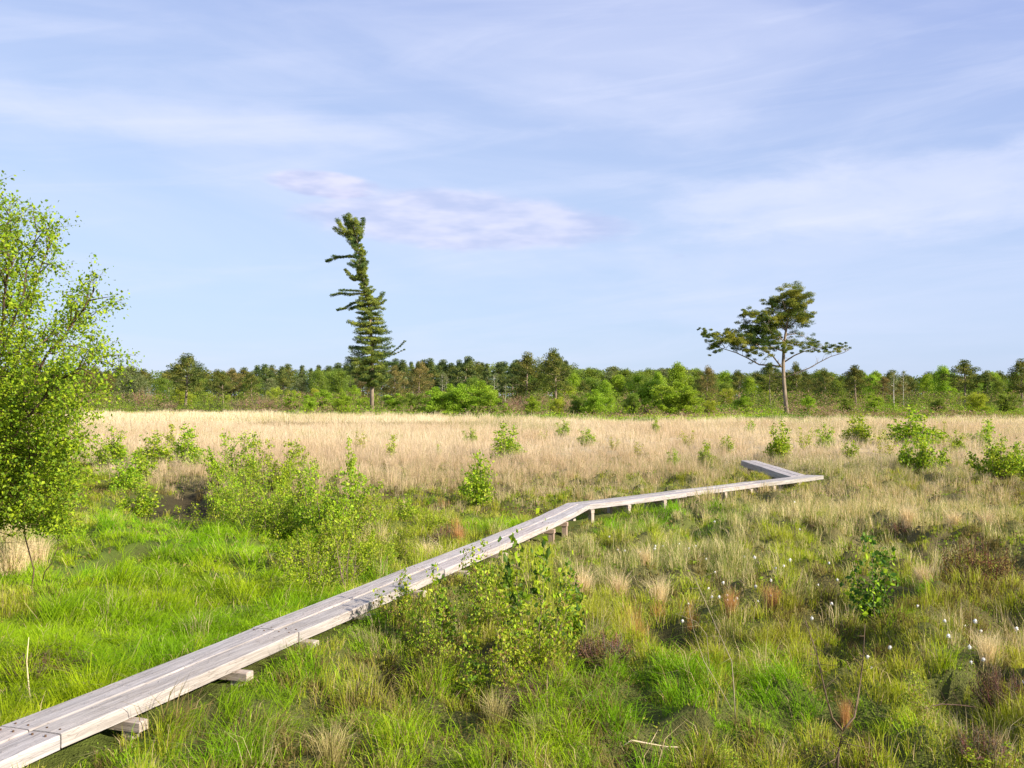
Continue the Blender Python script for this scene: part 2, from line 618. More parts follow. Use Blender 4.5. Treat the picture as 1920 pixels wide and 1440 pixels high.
def wood_mat():
    m, k = new_mat('weathered_wood')
    gr = k.n('ShaderNodeAttribute', attribute_name='grain')
    at = k.n('ShaderNodeAttribute', attribute_name='tone')
    mp = k.n('ShaderNodeMapping')
    mp.inputs['Scale'].default_value = (1.2, 22.0, 22.0)
    k.t.links.new(gr.outputs['Vector'], mp.inputs[0])
    g1 = k.noise(mp.outputs[0], 1.6, 6, 0.65, 0.6)
    mp2 = k.n('ShaderNodeMapping')
    mp2.inputs['Scale'].default_value = (1.5, 4.0, 4.0)
    k.t.links.new(gr.outputs['Vector'], mp2.inputs[0])
    g2 = k.noise(mp2.outputs[0], 1.0, 4, 0.6)
    c = k.mix(k.smooth(g1, 0.3, 0.7), (0.25, 0.228, 0.212, 1), (0.44, 0.41, 0.39, 1))
    c = k.mix(k.math('MULTIPLY', k.smooth(g2, 0.45, 0.75), 0.35), c, (0.44, 0.37, 0.33, 1))
    # algae in a few patches
    mp3 = k.n('ShaderNodeMapping')
    mp3.inputs['Scale'].default_value = (2.2, 9.0, 9.0)
    k.t.links.new(gr.outputs['Vector'], mp3.inputs[0])
    g3 = k.noise(mp3.outputs[0], 1.3, 5, 0.7)
    c = k.mix(k.math('MULTIPLY', k.smooth(g3, 0.60, 0.74), 0.25), c, (0.20, 0.21, 0.12, 1))
    # knots and cracks
    vo = k.n('ShaderNodeTexVoronoi', feature='DISTANCE_TO_EDGE')
    mp4 = k.n('ShaderNodeMapping')
    mp4.inputs['Scale'].default_value = (0.9, 14.0, 14.0)
    k.t.links.new(gr.outputs['Vector'], mp4.inputs[0])
    k.t.links.new(mp4.outputs[0], vo.inputs['Vector'])
    crack = k.math('MULTIPLY', k.smooth(vo.outputs['Distance'], 0.05, 0.0), k.smooth(g2, 0.4, 0.6))
    c = k.mix(k.math('MULTIPLY', crack, 0.5), c, (0.12, 0.09, 0.07, 1))
    c = k.mix(1.0, c, at.outputs['Color'], 'MULTIPLY')
    p = k.n('ShaderNodeBsdfPrincipled')
    k.val(p.inputs['Base Color'], c)
    p.inputs['Roughness'].default_value = 0.7
    p.inputs['Specular IOR Level'].default_value = 0.35
    bp = k.n('ShaderNodeBump')
    bp.inputs['Strength'].default_value = 0.5
    bp.inputs['Distance'].default_value = 0.01
    k.val(bp.inputs['Height'], k.math('SUBTRACT', g1, crack))
    k.t.links.new(bp.outputs[0], p.inputs['Normal'])
    o = k.n('ShaderNodeOutputMaterial')
    k.t.links.new(p.outputs[0], o.inputs[0])
    return m


M_WOOD = wood_mat()


def ground_mat():
    m, k = new_mat('bog_ground')
    at = k.n('ShaderNodeAttribute', attribute_name='tone')
    tc = k.n('ShaderNodeTexCoord')
    nz = k.noise(tc.outputs['Object'], 9.0, 6, 0.7)
    n2 = k.noise(tc.outputs['Object'], 60.0, 3, 0.6)
    f = k.math('ADD', 0.35, k.math('ADD', k.math('MULTIPLY', nz, 0.8), k.math('MULTIPLY', n2, 0.5)))
    c = k.mix(1.0, at.outputs['Color'], k.comb(f, f, f), 'MULTIPLY')
    p = k.n('ShaderNodeBsdfPrincipled')
    k.val(p.inputs['Base Color'], c)
    p.inputs['Roughness'].default_value = 0.95
    p.inputs['Specular IOR Level'].default_value = 0.1
    bp = k.n('ShaderNodeBump')
    bp.inputs['Strength'].default_value = 0.8
    bp.inputs['Distance'].default_value = 0.03
    k.val(bp.inputs['Height'], k.math('ADD', nz, n2))
    k.t.links.new(bp.outputs[0], p.inputs['Normal'])
    o = k.n('ShaderNodeOutputMaterial')
    k.t.links.new(p.outputs[0], o.inputs[0])
    return m


def plain_mat(name, col, rough=0.8, trans=0.0):
    m, k = new_mat(name)
    tc = k.n('ShaderNodeTexCoord')
    nz = k.noise(tc.outputs['Object'], 40.0, 3, 0.6)
    c = k.mix(nz, tuple(x * 0.85 for x in col) + (1,), tuple(min(1, x * 1.08) for x in col) + (1,))
    p = k.n('ShaderNodeBsdfPrincipled')
    k.val(p.inputs['Base Color'], c)
    p.inputs['Roughness'].default_value = rough
    o = k.n('ShaderNodeOutputMaterial')
    k.t.links.new(p.outputs[0], o.inputs[0])
    return m


M_COTTON = plain_mat('cotton_white', (0.82, 0.80, 0.77), 0.9)


# ---------------------------------------------------------------- tagging
def tag(o, label=None, cat=None, group=None, kind=None):
    if label:
        o['label'] = label
    if cat:
        o['category'] = cat
    if group:
        o['group'] = group
    if kind:
        o['kind'] = kind
    return o


def thing(name, label, cat, loc=(0, 0, 0), group=None):
    o = bpy.data.objects.new(name, None)
    o.empty_display_size = 0.2
    COL.objects.link(o)
    o.location = loc
    return tag(o, label, cat, group)


used = set()


def place(proto, loc, rz=0.0, scale=1.0, label=None, group=None, sz=None, name=None):
    """the first use moves the plant itself, later ones copy it with its parts"""
    if proto.name not in used:
        used.add(proto.name)
        o = proto
    else:
        o = proto.copy()
        COL.objects.link(o)
        for ch in list(proto.children):
            c = ch.copy()
            COL.objects.link(c)
            c.parent = o
    o.location = loc
    o.rotation_euler = (0, 0, rz)
    o.scale = (scale, scale, sz if sz else scale)
    if label:
        o['label'] = label
    if group:
        o['group'] = group
    elif 'group' in o.keys():
        del o['group']
    return o


# ================================================================ GROUND
def axis(fine_lo, fine_hi, step, lo, hi, grow):
    a = list(np.arange(fine_lo, fine_hi, step))
    s, v = step, fine_hi
    while v < hi:
        a.append(v)
        s *= grow
        v += s
    a.append(hi)
    s, v, b = step, fine_lo, []
    while v > lo:
        s *= grow
        v -= s
        b.append(max(v, lo))
    return np.array(sorted(set(b)) + a)


gx = axis(-14, 14, 0.10, -5000, 5000, 1.09)
gy = axis(4, 30, 0.10, -200, 8000, 1.06)
XX, YY = np.meshgrid(gx, gy)
ZZ = height(XX, YY)
st, lu, rd, he, fo = zones(XX, YY)
pt = pit_depth(XX, YY)
moss = np.array([0.085, 0.105, 0.02])
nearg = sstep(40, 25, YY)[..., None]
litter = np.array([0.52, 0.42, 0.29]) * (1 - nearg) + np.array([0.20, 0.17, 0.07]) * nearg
lushc = np.array([0.085, 0.125, 0.02])
peat = np.array([0.035, 0.025, 0.018])  # dark peat tone that also paints in the shade of the hollows
heathc = np.array([0.09, 0.065, 0.035])
floorc = np.array([0.12, 0.15, 0.035])
nzg = fbm(XX / 0.5, YY / 0.5, 55, 3)
brownish = sstep(0.5, 0.7, nzg)[..., None] * 0.5
gc = moss + 0 * XX[..., None]
gc = gc * (1 - brownish) + np.array([0.10, 0.07, 0.04]) * brownish
gc = gc * (1 - lu[..., None]) + lushc * lu[..., None]
gc = gc * (1 - st[..., None] * 0.8) + litter * st[..., None] * 0.8
gc = gc * (1 - he[..., None]) + heathc * he[..., None]
gc = gc * (1 - fo[..., None]) + floorc * fo[..., None]
pk = 0.8 * np.clip(pt / 0.2, 0, 1)[..., None]
gc = gc * (1 - pk) + peat * pk  # hollows coloured darker with depth, shade put into the ground colour
ny, nx = XX.shape
gv = np.stack([XX, YY, ZZ], -1).reshape(-1, 3)
ii = (np.arange(ny - 1)[:, None] * nx + np.arange(nx - 1)[None, :]).ravel()
q = np.stack([ii, ii + 1, ii + nx + 1, ii + nx], 1)
ground = new_mesh_object('ground', gv, q.ravel(), np.arange(len(q)) * 4, gc.reshape(-1, 3), ground_mat(), smooth=True)
tag(ground, 'bog ground of moss, peat hollows with painted shade and grass litter under the boardwalk', 'ground', kind='structure')


# ================================================================ BOARDWALK
def plank_mesh(a, b, c, d, top, thick, tone, rng, sag=0.0):
    """board with its four top corners a, b (start) and c, d (end); slightly chamfered and uneven"""
    acc = Acc()
    n = 6
    ch = 0.006
    L = ((c + d) * .5 - (a + b) * .5).length
    W = (b - a).length
    off = rng.uniform(0, 50)
    vs, gs = [], []
    wob = rng.normal(0, 0.004, (n + 1, 2))
    for i in range(n + 1):
        t = i / n
        l = a.lerp(c, t)
        r = b.lerp(d, t)
        u = (r - l).normalized()
        l = l + u * wob[i, 0]
        r = r + u * wob[i, 1]
        z = top + sag * math.sin(math.pi * t)
        prof = [(0, -ch), (ch, 0), (W * .5, 0.002), (W - ch, 0), (W, -ch), (W, -thick), (0, -thick)]
        for (s, zz) in prof:
            p = l + u * (s * (r - l).length / W)
            vs.append((p.x, p.y, z + zz))
            gs.append((t * L + off, s + off * 0.37, zz))
    m = 7
    fs = []
    for i in range(n):
        for k in range(m):
            k2 = (k + 1) % m
            fs.append((i * m + k, i * m + k2, (i + 1) * m + k2, (i + 1) * m + k)[::-1])
    fs.append(tuple(range(m)))
    fs.append(tuple(n * m + k for k in range(m))[::-1])
    acc.add(vs, fs, tone, gs)
    return acc


def box_acc(center, ux, uy, hx, hy, z0, z1, tone, off=0.0):
    acc = Acc()
    vs, gs = [], []
    c = 0.006
    for z, k in ((z0, 0), (z1 - c, 0), (z1, c)):
        for sx, sy in ((-1, -1), (1, -1), (1, 1), (-1, 1)):
            p = center + ux * sx * (hx - k) + uy * sy * (hy - k)
            vs.append((p.x, p.y, z))
            gs.append((sx * hx + off, sy * hy, z) if hx > (z1 - z0) else (z + off, sx * hx, sy * hy))
    fs = [(3, 2, 1, 0), (8, 9, 10, 11)]
    for r in (0, 4):
        for k in range(4):
            k2 = (k + 1) % 4
            fs.append((r + k, r + k2, r + 4 + k2, r + 4 + k))
    acc.add(vs, fs, tone, gs)
    return acc


rb_ = np.random.default_rng(5)
walk = thing('boardwalk', 'narrow grey wooden boardwalk on short posts zigzagging across the bog', 'boardwalk', (0, 0, 0))
TH = 0.08


def run(a_l, a_r, b_l, b_r, lanes=2, plank_len=3.2, top=BZ, start=0.0, thick=TH):
    L = ((b_l + b_r) * .5 - (a_l + a_r) * .5).length
    cuts = [0.0]
    v = start if start > 0.5 else plank_len
    while v < L - 1.2:
        cuts.append(v)
        v += plank_len * rb_.uniform(0.95, 1.05)
    cuts.append(L)
    for i in range(len(cuts) - 1):
        t0 = (cuts[i] + 0.004) / L
        t1 = (cuts[i + 1] - 0.004) / L
        for k in range(lanes):
            g = 0.009
            s0 = k / lanes
            s1 = (k + 1) / lanes
            l0, r0 = a_l.lerp(b_l, t0), a_r.lerp(b_r, t0)
            l1, r1 = a_l.lerp(b_l, t1), a_r.lerp(b_r, t1)
            e = g / (r0 - l0).length
            f0 = s0 + (e if k else 0)
            f1 = s1 - (e if k < lanes - 1 else 0)
            tv = rb_.uniform(0.90, 1.08)
            tone = (tv * rb_.uniform(0.98, 1.04), tv, tv * rb_.uniform(0.97, 1.04))
            pm = plank_mesh(l0.lerp(r0, f0), l0.lerp(r0, f1), l1.lerp(r1, f0), l1.lerp(r1, f1),
                            top + rb_.uniform(-0.004, 0.004), thick + rb_.uniform(-0.006, 0.006), tone, rb_, -0.006)
            pk_ = pm.build('plank', M_WOOD, walk, smooth=False)
            if l0.y < 14:
                for e_, (ca, cb) in ((0, (l0, r0)), (1, (l1, r1))):
                    inn = (l1 - l0).normalized() * (0.05 if e_ == 0 else -0.05)
                    for q_ in (0.28, 0.72):
                        c_ = ca.lerp(cb, f0 + (f1 - f0) * q_) + inn
                        na = Acc()
                        na.tube([(c_.x, c_.y, top - 0.01), (c_.x, c_.y, top + 0.0075)], [0.0065, 0.0065], 8, (0.5, 0.42, 0.36))
                        na.build('nail', M_TWIG, pk_, smooth=False)


def support(c, d, half, post_in=0.10, beam=True, tone=(1.08, 0.98, 0.88), h0=0.062, right_ext=0.0, drop=0.0):
    """cross beam under the planks carried by two posts driven into the peat"""
    u = Vector((d.y, -d.x, 0))
    z1 = BZ - TH - 0.014 - drop
    if beam:
        box_acc(c + u * right_ext * .5, u, d, half + right_ext * .5, 0.045, z1 - h0, z1, tone, rb_.uniform(0, 9)).build('crossbeam', M_WOOD, walk, False)
    for s in (-1, 1):
        p = c + u * s * (half - post_in)
        z0 = height1(p.x, p.y) - 0.25
        box_acc(p, u, d, 0.038, 0.036, z0, z1 - h0 - 0.002 if beam else z1, tone, rb_.uniform(0, 9)).build('post', M_WOOD, walk, False)


# runs 1..4
run(pL[0], pR[0], pL[1], pR[1], 2, 3.0)
run(pL[1], pR[1], pL[2], pR[2], 2, 3.05, start=2.55)
run(pL[2], pR[2], pL[3], pR[3], 2, 4.0)
run(pL[3], pR[3], pL[4], pR[4], 2, 3.0)
d3 = (S3b - S3a).normalized()
u3 = Vector((d3.y, -d3.x, 0))
d4 = (pL[4] - pL[3]).normalized()
# last run starts at the far edge of the fourth and heads away
w3 = 0.46
a_l = S3a - u3 * w3 * .5
a_r = S3a + u3 * w3 * .5
e0 = pL[4]


def hit(p, d):
    n = Vector((d4.y, -d4.x, 0))
    t = ((e0 - p).dot(n) - 0.006) / d.dot(n)
    return p + d * t


run(hit(a_l, d3), hit(a_r, d3), S3b - u3 * w3 * .5, S3b + u3 * w3 * .5, 2, 3.0, thick=0.16)


def at_px(pa, pb, px):
    """point of the line a-b seen at picture column px"""
    lo, hi = 0.0, 1.0
    for _ in range(40):
        m = (lo + hi) / 2
        p = pa.lerp(pb, m)
        x = 960 + F * p.x / p.y
        if x < px:
            lo = m
        else:
            hi = m
    return pa.lerp(pb, lo)


d1 = (pL[1] - pL[2]).normalized() * -1
for px in (-120, 236, 436, 562, 672, 768, 850, 925):
    r = at_px(pR[0], pR[2], px + 14)
    c = r - Vector((d1.y, -d1.x, 0)) * WALK_W * .5
    support(c, d1, WALK_W * .5 + 0.09, post_in=0.10, right_ext=0.0)
dm = (pL[3] - pL[2]).normalized()
for px in (1020, 1062):
    r = at_px(pR[2], pR[3], px)
    c = r - Vector((dm.y, -dm.x, 0)) * WALK_W * .5
    support(c, dm, WALK_W * .5 + 0.02, post_in=0.05, tone=(0.95, 0.75, 0.6))
for px in (1109, 1178, 1245, 1305, 1359, 1407, 1450, 1496):
    r = at_px(pR[3], pR[4], px)
    c = r - Vector((d4.y, -d4.x, 0)) * WALK_W * .5
    support(c, d4, WALK_W * .5 + 0.03, post_in=0.04)
for t in (0.12, 0.35, 0.6, 0.85):
    support(S3a.lerp(S3b, t), d3, w3 * .5 - 0.02, post_in=0.05, drop=0.08)


# ================================================================ GRASS
def grass(seed, name, label, y0, y1, dens_clump, per, wscale, hscale=1.0, spread=1.0, side=0.72):
    rng = np.random.default_rng(seed)
    area_n = int(dens_clump * (y1 ** 2 - y0 ** 2) * side)
    u = rng.uniform(0, 1, area_n)
    cy = np.sqrt(y0 ** 2 + u * (y1 ** 2 - y0 ** 2))
    cx = rng.uniform(-side, side, area_n) * cy
    st, lu, rd, he, fo = zones(cx, cy)
    nz = fbm(cx / 0.6, cy / 0.6, 77, 3)
    pd = pit_depth(cx, cy)
    keep = rng.uniform(0, 1, area_n) > np.clip(pd / 0.2, 0, np.where(pd > 0.28, 0.97, 0.8 - 0.35 * lu))
    hu = fbm(cx / 0.5, cy / 0.5, 8, 2)
    gap = np.maximum(sstep(0.58, 0.70, nz) * 0.6, sstep(0.46, 0.30, hu) * 0.5) * (1 - 0.5 * lu) * (1 - 0.7 * st) * sstep(26, 16, cy)
    keep &= rng.uniform(0, 1, area_n) > gap
    keep &= rng.uniform(0, 1, area_n) > fo * 0.6
    wd = walk_dist(cx, cy)
    keep &= wd > WALK_W * 0.5 + 0.03
    cx, cy, st, lu, rd, he, fo, wd, nz = [a[keep] for a in (cx, cy, st, lu, rd, he, fo, wd, nz)]
    n = len(cx)
    td, tx, ty, tid = worley(cx, cy, TUS_CELL, 500)
    tn = sstep(36, 24, cy)
    edge = sstep(0.15, 0.30, td) * tn
    kp = rng.uniform(0, 1, n) > edge * (0.72 - 0.35 * lu)
    cx, cy, st, lu, rd, he, fo, wd, nz, td, tx, ty, tid, tn, edge = [a[kp] for a in (cx, cy, st, lu, rd, he, fo, wd, nz, td, tx, ty, tid, tn, edge)]
    n = len(cx)
    tid2 = (tid * 7.31) % 1.0
    tid3 = (tid * 13.7) % 1.0
    # kind of each clump: 0 lush 1 straw 2 olive 3 rust 4 heath
    r = rng.uniform(0, 1, n) * (1 - 0.6 * tn) + tid2 * 0.6 * tn
    kind = np.full(n, 2)
    kind[r < lu] = 0
    r2 = rng.uniform(0, 1, n) * (1 - 0.8 * tn) + tid * 0.8 * tn
    kind[r2 < st] = 1
    r3 = rng.uniform(0, 1, n) * (1 - 0.7 * tn) + tid3 * 0.7 * tn
    kind[r3 < rd * 0.8] = 3
    r4 = rng.uniform(0, 1, n)
    kind[r4 < he * 0.8] = 4
    big = np.exp(rng.normal(0, 0.25, n)) * (1 + 0.5 * (sstep(0.3, 0.7, fbm(cx / 0.5, cy / 0.5, 8, 2)) - 0.4))
    hh = np.select([kind == 0, kind == 1, kind == 2, kind == 3], [0.18, 0.25, 0.15, 0.25], 0.13) * big * hscale
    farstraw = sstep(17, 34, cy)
    hh = hh * (1 - 0.45 * edge) * (1 + tn * 0.25 * (tid2 - 0.3))
    hh = np.where((kind == 4) & (cy > 50), 0.55, hh)
    hh = hh * (1 + (kind == 1) * farstraw * 0.9)
    hh = np.where((kind == 0), hh * (0.35 + 1.4 * fbm(cx / 0.55, cy / 0.55, 91, 2)), hh)
    hh = hh * np.where((kind == 1) & (cy > 28), 0.55 + 0.9 * fbm(cx / 3.5, cy / 7, 88, 3), 1.0)
    lim = 0.13 + (1.6 - 1.2 * sstep(13, 16, cy)) * np.maximum(wd - 0.28, 0)
    hh = np.minimum(hh, lim)
    base_lean = rng.uniform(0, 2 * np.pi, n)
    patch_az = fbm(cx / 1.4, cy / 1.4, 66, 2) * 12.0
    idx = np.repeat(np.arange(n), per)
    N = len(idx)
    rr = np.abs(rng.normal(0, 1, N)) * np.select([kind[idx] == 1, kind[idx] == 3], [0.055, 0.05], 0.075) * spread
    aa = rng.uniform(0, 2 * np.pi, N)
    bx = cx[idx] + np.cos(aa) * rr
    by = cy[idx] + np.sin(aa) * rr
    bz = height(bx, by) - 0.01
    k = kind[idx]
    h = hh[idx] * rng.uniform(0.5, 1.15, N)
    lean = np.select([k == 0, k == 1, k == 2, k == 3], [rng.uniform(0.5, 1.5, N), rng.uniform(0.05, 0.7, N),
                     rng.uniform(0.1, 0.9, N), rng.uniform(0.05, 0.4, N)], rng.uniform(0.2, 1.0, N))
    az = aa + rng.normal(0, 0.5, N)
    oaz = np.arctan2(ty, tx)[idx]
    outw = rng.uniform(0, 1, N) < 0.7 * tn[idx]
    az = np.where(outw, oaz + rng.normal(0, 0.6, N), az)
    mixaz = (k == 0) & (rng.uniform(0, 1, N) < 0.35)
    az = np.where(mixaz, patch_az[idx] + rng.normal(0, 0.5, N), az)
    wdt = np.select([k == 0, k == 1, k == 2, k == 3], [0.0036, 0.0026, 0.0034, 0.0028], 0.005) * wscale * rng.uniform(0.7, 1.3, N)
    pal = np.array([[0.215, 0.390, 0.008], [0.70, 0.60, 0.46], [0.265, 0.345, 0.014], [0.40, 0.21, 0.07], [0.15, 0.11, 0.04]])
    alt = np.array([[0.33, 0.47, 0.015], [0.62, 0.51, 0.34], [0.42, 0.43, 0.04], [0.50, 0.33, 0.13], [0.24, 0.20, 0.07]])
    t = np.clip(rng.uniform(0, 1, N) * 0.5 + (tid3 * 0.5)[idx], 0, 1)[:, None]
    c = pal[k] * (1 - t) + alt[k] * t
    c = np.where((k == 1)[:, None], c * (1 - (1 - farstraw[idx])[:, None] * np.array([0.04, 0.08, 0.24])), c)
    tv = fbm(cx / 4, cy / 9, 58, 3)
    tv = sstep(0.3, 0.7, tv)[idx][:, None]
    c = np.where((k == 1)[:, None] & (farstraw[idx] > .3)[:, None], c * (1 - tv * np.array([0.12, 0.16, 0.20])), c)
    lv = sstep(0.35, 0.65, fbm(cx / 0.9, cy / 0.9, 97, 3))[idx][:, None]
    lg = sstep(0.5, 0.7, fbm(cx / 2.2, cy / 2.2, 98, 3))[idx][:, None]
    c = np.where((k == 0)[:, None], c * (1 - lv * np.array([0.35, 0.18, 0.2])) * (1 - lg * np.array([0.0, 0.12, 0.0])) + lg * np.array([0.03, 0.0, 0.0]), c)
    dead = (rng.uniform(0, 1, N) < np.select([k == 0, k == 2], [0.05, 0.12], 0.0))
    c = np.where(dead[:, None], np.array([0.50, 0.39, 0.22]), c)
    gp = sstep(0.5, 0.75, fbm(cx / 7, cy / 7, 44, 3))
    greenin = (rng.uniform(0, 1, N) < np.where(k == 1, 0.04 + 0.25 * (1 - farstraw[idx]) + 0.38 * gp[idx], 0))
    c = np.where(greenin[:, None], np.array([0.22, 0.26, 0.06]), c)
    c = c * np.where(farstraw[idx][:, None] > 0.5, rng.uniform(0.93, 1.06, (N, 1)), rng.uniform(0.82, 1.15, (N, 1)))
    tipc = np.where((k == 2)[:, None] & (rng.uniform(0, 1, (N, 1)) < 0.25), np.array([0.44, 0.40, 0.14]), c * 1.08)
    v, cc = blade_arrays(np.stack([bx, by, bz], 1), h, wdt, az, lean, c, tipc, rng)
    ok = walk_dist(v[:, 4, 0], v[:, 4, 1]) > WALK_W * 0.5 + 0.012
    ok &= walk_dist(bx, by) > WALK_W * 0.5 + 0.01
    ok &= walk_dist(v[:, 2, 0], v[:, 2, 1]) > WALK_W * 0.5 + 0.012
    o = blade_object(name, v[ok], cc[ok], M_GRASS)
    tag(o, label, 'grass', kind='stuff')
    return o


grass(1, 'marsh_grass', 'long green and straw coloured grass nearest the camera around the boardwalk', 4.0, 10.0, 110, 40, 1.15, side=0.98)
grass(2, 'marsh_grass', 'green and tan tussock grass in the middle ground beside the boardwalk', 10.0, 18.0, 50, 36, 1.5, side=0.82)
grass(3, 'marsh_grass', 'tan and olive tussock grass around the bend of the boardwalk', 18.0, 34.0, 19, 34, 1.8, 0.95, 1.3)
grass(4, 'straw_grass', 'pale straw coloured moor grass behind the boardwalk', 34.0, 70.0, 7.0, 26, 2.8, 1.0, 2.8)
grass(5, 'straw_grass', 'pale straw coloured moor grass in the wide flat field before the wood', 70.0, 175.0, 1.7, 18, 6.5, 0.9, 6.0)


def cover(seed, y0, y1, dens, size, name, label):
    rng = np.random.default_rng(seed)
    side = 0.98 if y1 < 12 else 0.8
    n = int(dens * (y1 ** 2 - y0 ** 2) * side)
    y = np.sqrt(y0 ** 2 + rng.uniform(0, 1, n) * (y1 ** 2 - y0 ** 2))
    x = rng.uniform(-side, side, n) * y
    st, lu, rd, he, fo = zones(x, y)
    pd = pit_depth(x, y)
    keep = (walk_dist(x, y) > 0.25) & (rng.uniform(0, 1, n) > lu * 0.7) & (rng.uniform(0, 1, n) > st * 0.6)
    keep &= rng.uniform(0, 1, n) > np.clip(pd / 0.12, 0, 0.9)
    x, y, st, lu = x[keep], y[keep], st[keep], lu[keep]
    n = len(x)
    z = height(x, y) + np.abs(rng.normal(0, 0.035, n)) + 0.005
    nz = fbm(x / 0.7, y / 0.7, 15, 3)
    t = sstep(0.45, 0.62, nz)[:, None]
    c = np.array([0.19, 0.28, 0.025]) * (1 - t) + np.array([0.24, 0.20, 0.07]) * t
    y_ = rng.uniform(0, 1, (n, 1)) < 0.12
    c = np.where(y_, np.array([0.26, 0.25, 0.05]), c) * rng.uniform(0.6, 1.4, (n, 1))
    o = leaf_object(name, np.stack([x, y, z], 1), size * rng.uniform(0.6, 1.5, n), c, M_GRASS, rng, None, 0.5, 0.4)
    tag(o, label, 'ground cover', kind='stuff')


cover(7, 4.0, 11.0, 1500, 0.022, 'ground_cover', 'low mossy and heathery ground cover between the near tussocks')
cover(8, 11.0, 34.0, 300, 0.050, 'ground_cover', 'low mossy and heathery ground cover between the farther tussocks')


# ================================================================ PLANT MAKERS
def curve_pts(a, b, bow, n=6, rng=None, jit=0.0):
    a, b = Vector(a), Vector(b)
    out = []
    for i in range(n + 1):
        t = i / n
        p = a.lerp(b, t) + Vector(bow) * math.sin(math.pi * t)
        if rng is not None and 0 < i < n:
            p += Vector(rng.normal(0, jit, 3))
        out.append(p)
    return out


def leafy(name, seed, H, wid, nstem, tw_per, leaf, per_twig, cols, label=None, cat='shrub', bare=0.2, up=0.6,
          stem_r=0.012, loc=(0, 0, 0), twig_len=0.32, stem_mat=None, lean=(0, 0), parts=('stem', 'foliage'), droop=0.0,
          tex=0.25, mat=None):
    """multi stemmed broadleaf shrub or sapling, leaves set along its twigs"""
    rng = np.random.default_rng(seed)
    root = thing(name, label, cat, loc)
    acc = Acc()
    cen, dirs = [], []
    for s in range(nstem):
        a = rng.uniform(0, 2 * math.pi)
        rr = wid * 0.5 * (math.sqrt(rng.uniform(0.02, 1)) if nstem > 1 else 0.05)
        h = H * (rng.uniform(0.38, 1.0) if s else 1.0) * (1 - 0.25 * (rr / (wid * .5)) ** 2)
        b0 = Vector((math.cos(a) * rr * 0.12, math.sin(a) * rr * 0.12, -0.03))
        tip = Vector((math.cos(a) * rr + lean[0] * h, math.sin(a) * rr + lean[1] * h, h))
        pts = curve_pts(b0, tip, (math.cos(a) * rr * 0.15, math.sin(a) * rr * 0.15, 0.0), 7, rng, h * 0.012)
        sr = stem_r * (h / H)
        acc.tube(pts, [sr * (1 - 0.85 * i / 7) for i in range(8)], 5)
        for k in range(tw_per):
            t = bare + (1 - bare) * (k + rng.uniform(0, 1)) / tw_per
            f = t * 7
            i = min(6, int(f))
            p = pts[i].lerp(pts[i + 1], f - i)
            ta = rng.uniform(0, 2 * math.pi)
            tl = twig_len * H * rng.uniform(0.4, 1.0) * (1.15 - t * 0.75)
            dr = Vector((math.cos(ta), math.sin(ta), up * rng.uniform(0.4, 1.4))).normalized()
            e = p + dr * tl - Vector((0, 0, droop * tl))
            tp = curve_pts(p, e, (0, 0, tl * 0.08), 3)
            acc.tube(tp, [sr * 0.45, sr * 0.35, sr * 0.25, sr * 0.1], 3)
            for q in range(per_twig):
                tt = rng.uniform(0.12, 1.05)
                c = p.lerp(e, tt) + Vector(rng.normal(0, leaf * 0.65, 3))
                cen.append(c)
                dirs.append(dr)
        for q in range(per_twig):
            c = pts[-1] + Vector(rng.normal(0, leaf * 1.2, 3))
            cen.append(c)
            dirs.append(Vector((0, 0, 1)))
    n = len(cen)
    cen = np.array([tuple(c) for c in cen])
    dirs = np.array([tuple(c) for c in dirs])
    cols = np.array(cols)
    ci = rng.integers(0, len(cols), n)
    cc = cols[ci] * rng.uniform(0.8, 1.2, (n, 1))
    acc.build(parts[0], stem_mat or M_TWIG, root)
    leaf_object(parts[1], cen, leaf * rng.uniform(0.45, 1.45, n), cc, mat or M_LEAF, rng, root, 0.72, 0.3, dirs * 0.35)
    return root


GREENS = [(0.26, 0.40, 0.015), (0.33, 0.45, 0.02), (0.17, 0.30, 0.02), (0.42, 0.49, 0.05)]
OLIVE = [(0.33, 0.40, 0.03), (0.42, 0.46, 0.05), (0.25, 0.32, 0.03), (0.45, 0.43, 0.08)]
DEEP = [(0.06, 0.13, 0.02), (0.09, 0.17, 0.025), (0.13, 0.21, 0.03)]
YOUNG = [(0.35, 0.46, 0.025), (0.43, 0.52, 0.05), (0.26, 0.38, 0.025)]


def pads(accum, rng, c, r, n, flat=0.6):
    p = rng.normal(size=(n, 3))
    p /= np.linalg.norm(p, axis=1)[:, None]
    p *= (rng.uniform(0, 1, (n, 1)) ** 0.45) * r
    p[:, 2] *= flat
    accum.append(np.asarray(c) + p)


def finish_crown(root, accs, cen_list, cols, size, rng, mat, bark, names=('trunk', 'crown'), aspect=0.35, up=0.2, direction=None):
    cen = np.concatenate(cen_list)
    n = len(cen)
    cols = np.array(cols)
    # one tone per pad region, some variation per tuft
    cl = fbm(cen[:, 0] * 0.9 + cen[:, 2] * 0.7, cen[:, 1] * 0.9 - cen[:, 2], 5, 2)
    t = np.clip((cl - 0.3) / 0.4 + rng.normal(0, 0.22, n), 0, 0.999) * (len(cols) - 1)
    i = t.astype(int)
    f = (t - i)[:, None]
    cc = (cols[i] * (1 - f) + cols[np.minimum(i + 1, len(cols) - 1)] * f) * rng.uniform(0.8, 1.2, (n, 1))
    accs.build(names[0], bark, root)
    leaf_object(names[1], cen, size * rng.uniform(0.6, 1.3, n), cc, mat, rng, root, aspect, up, direction)


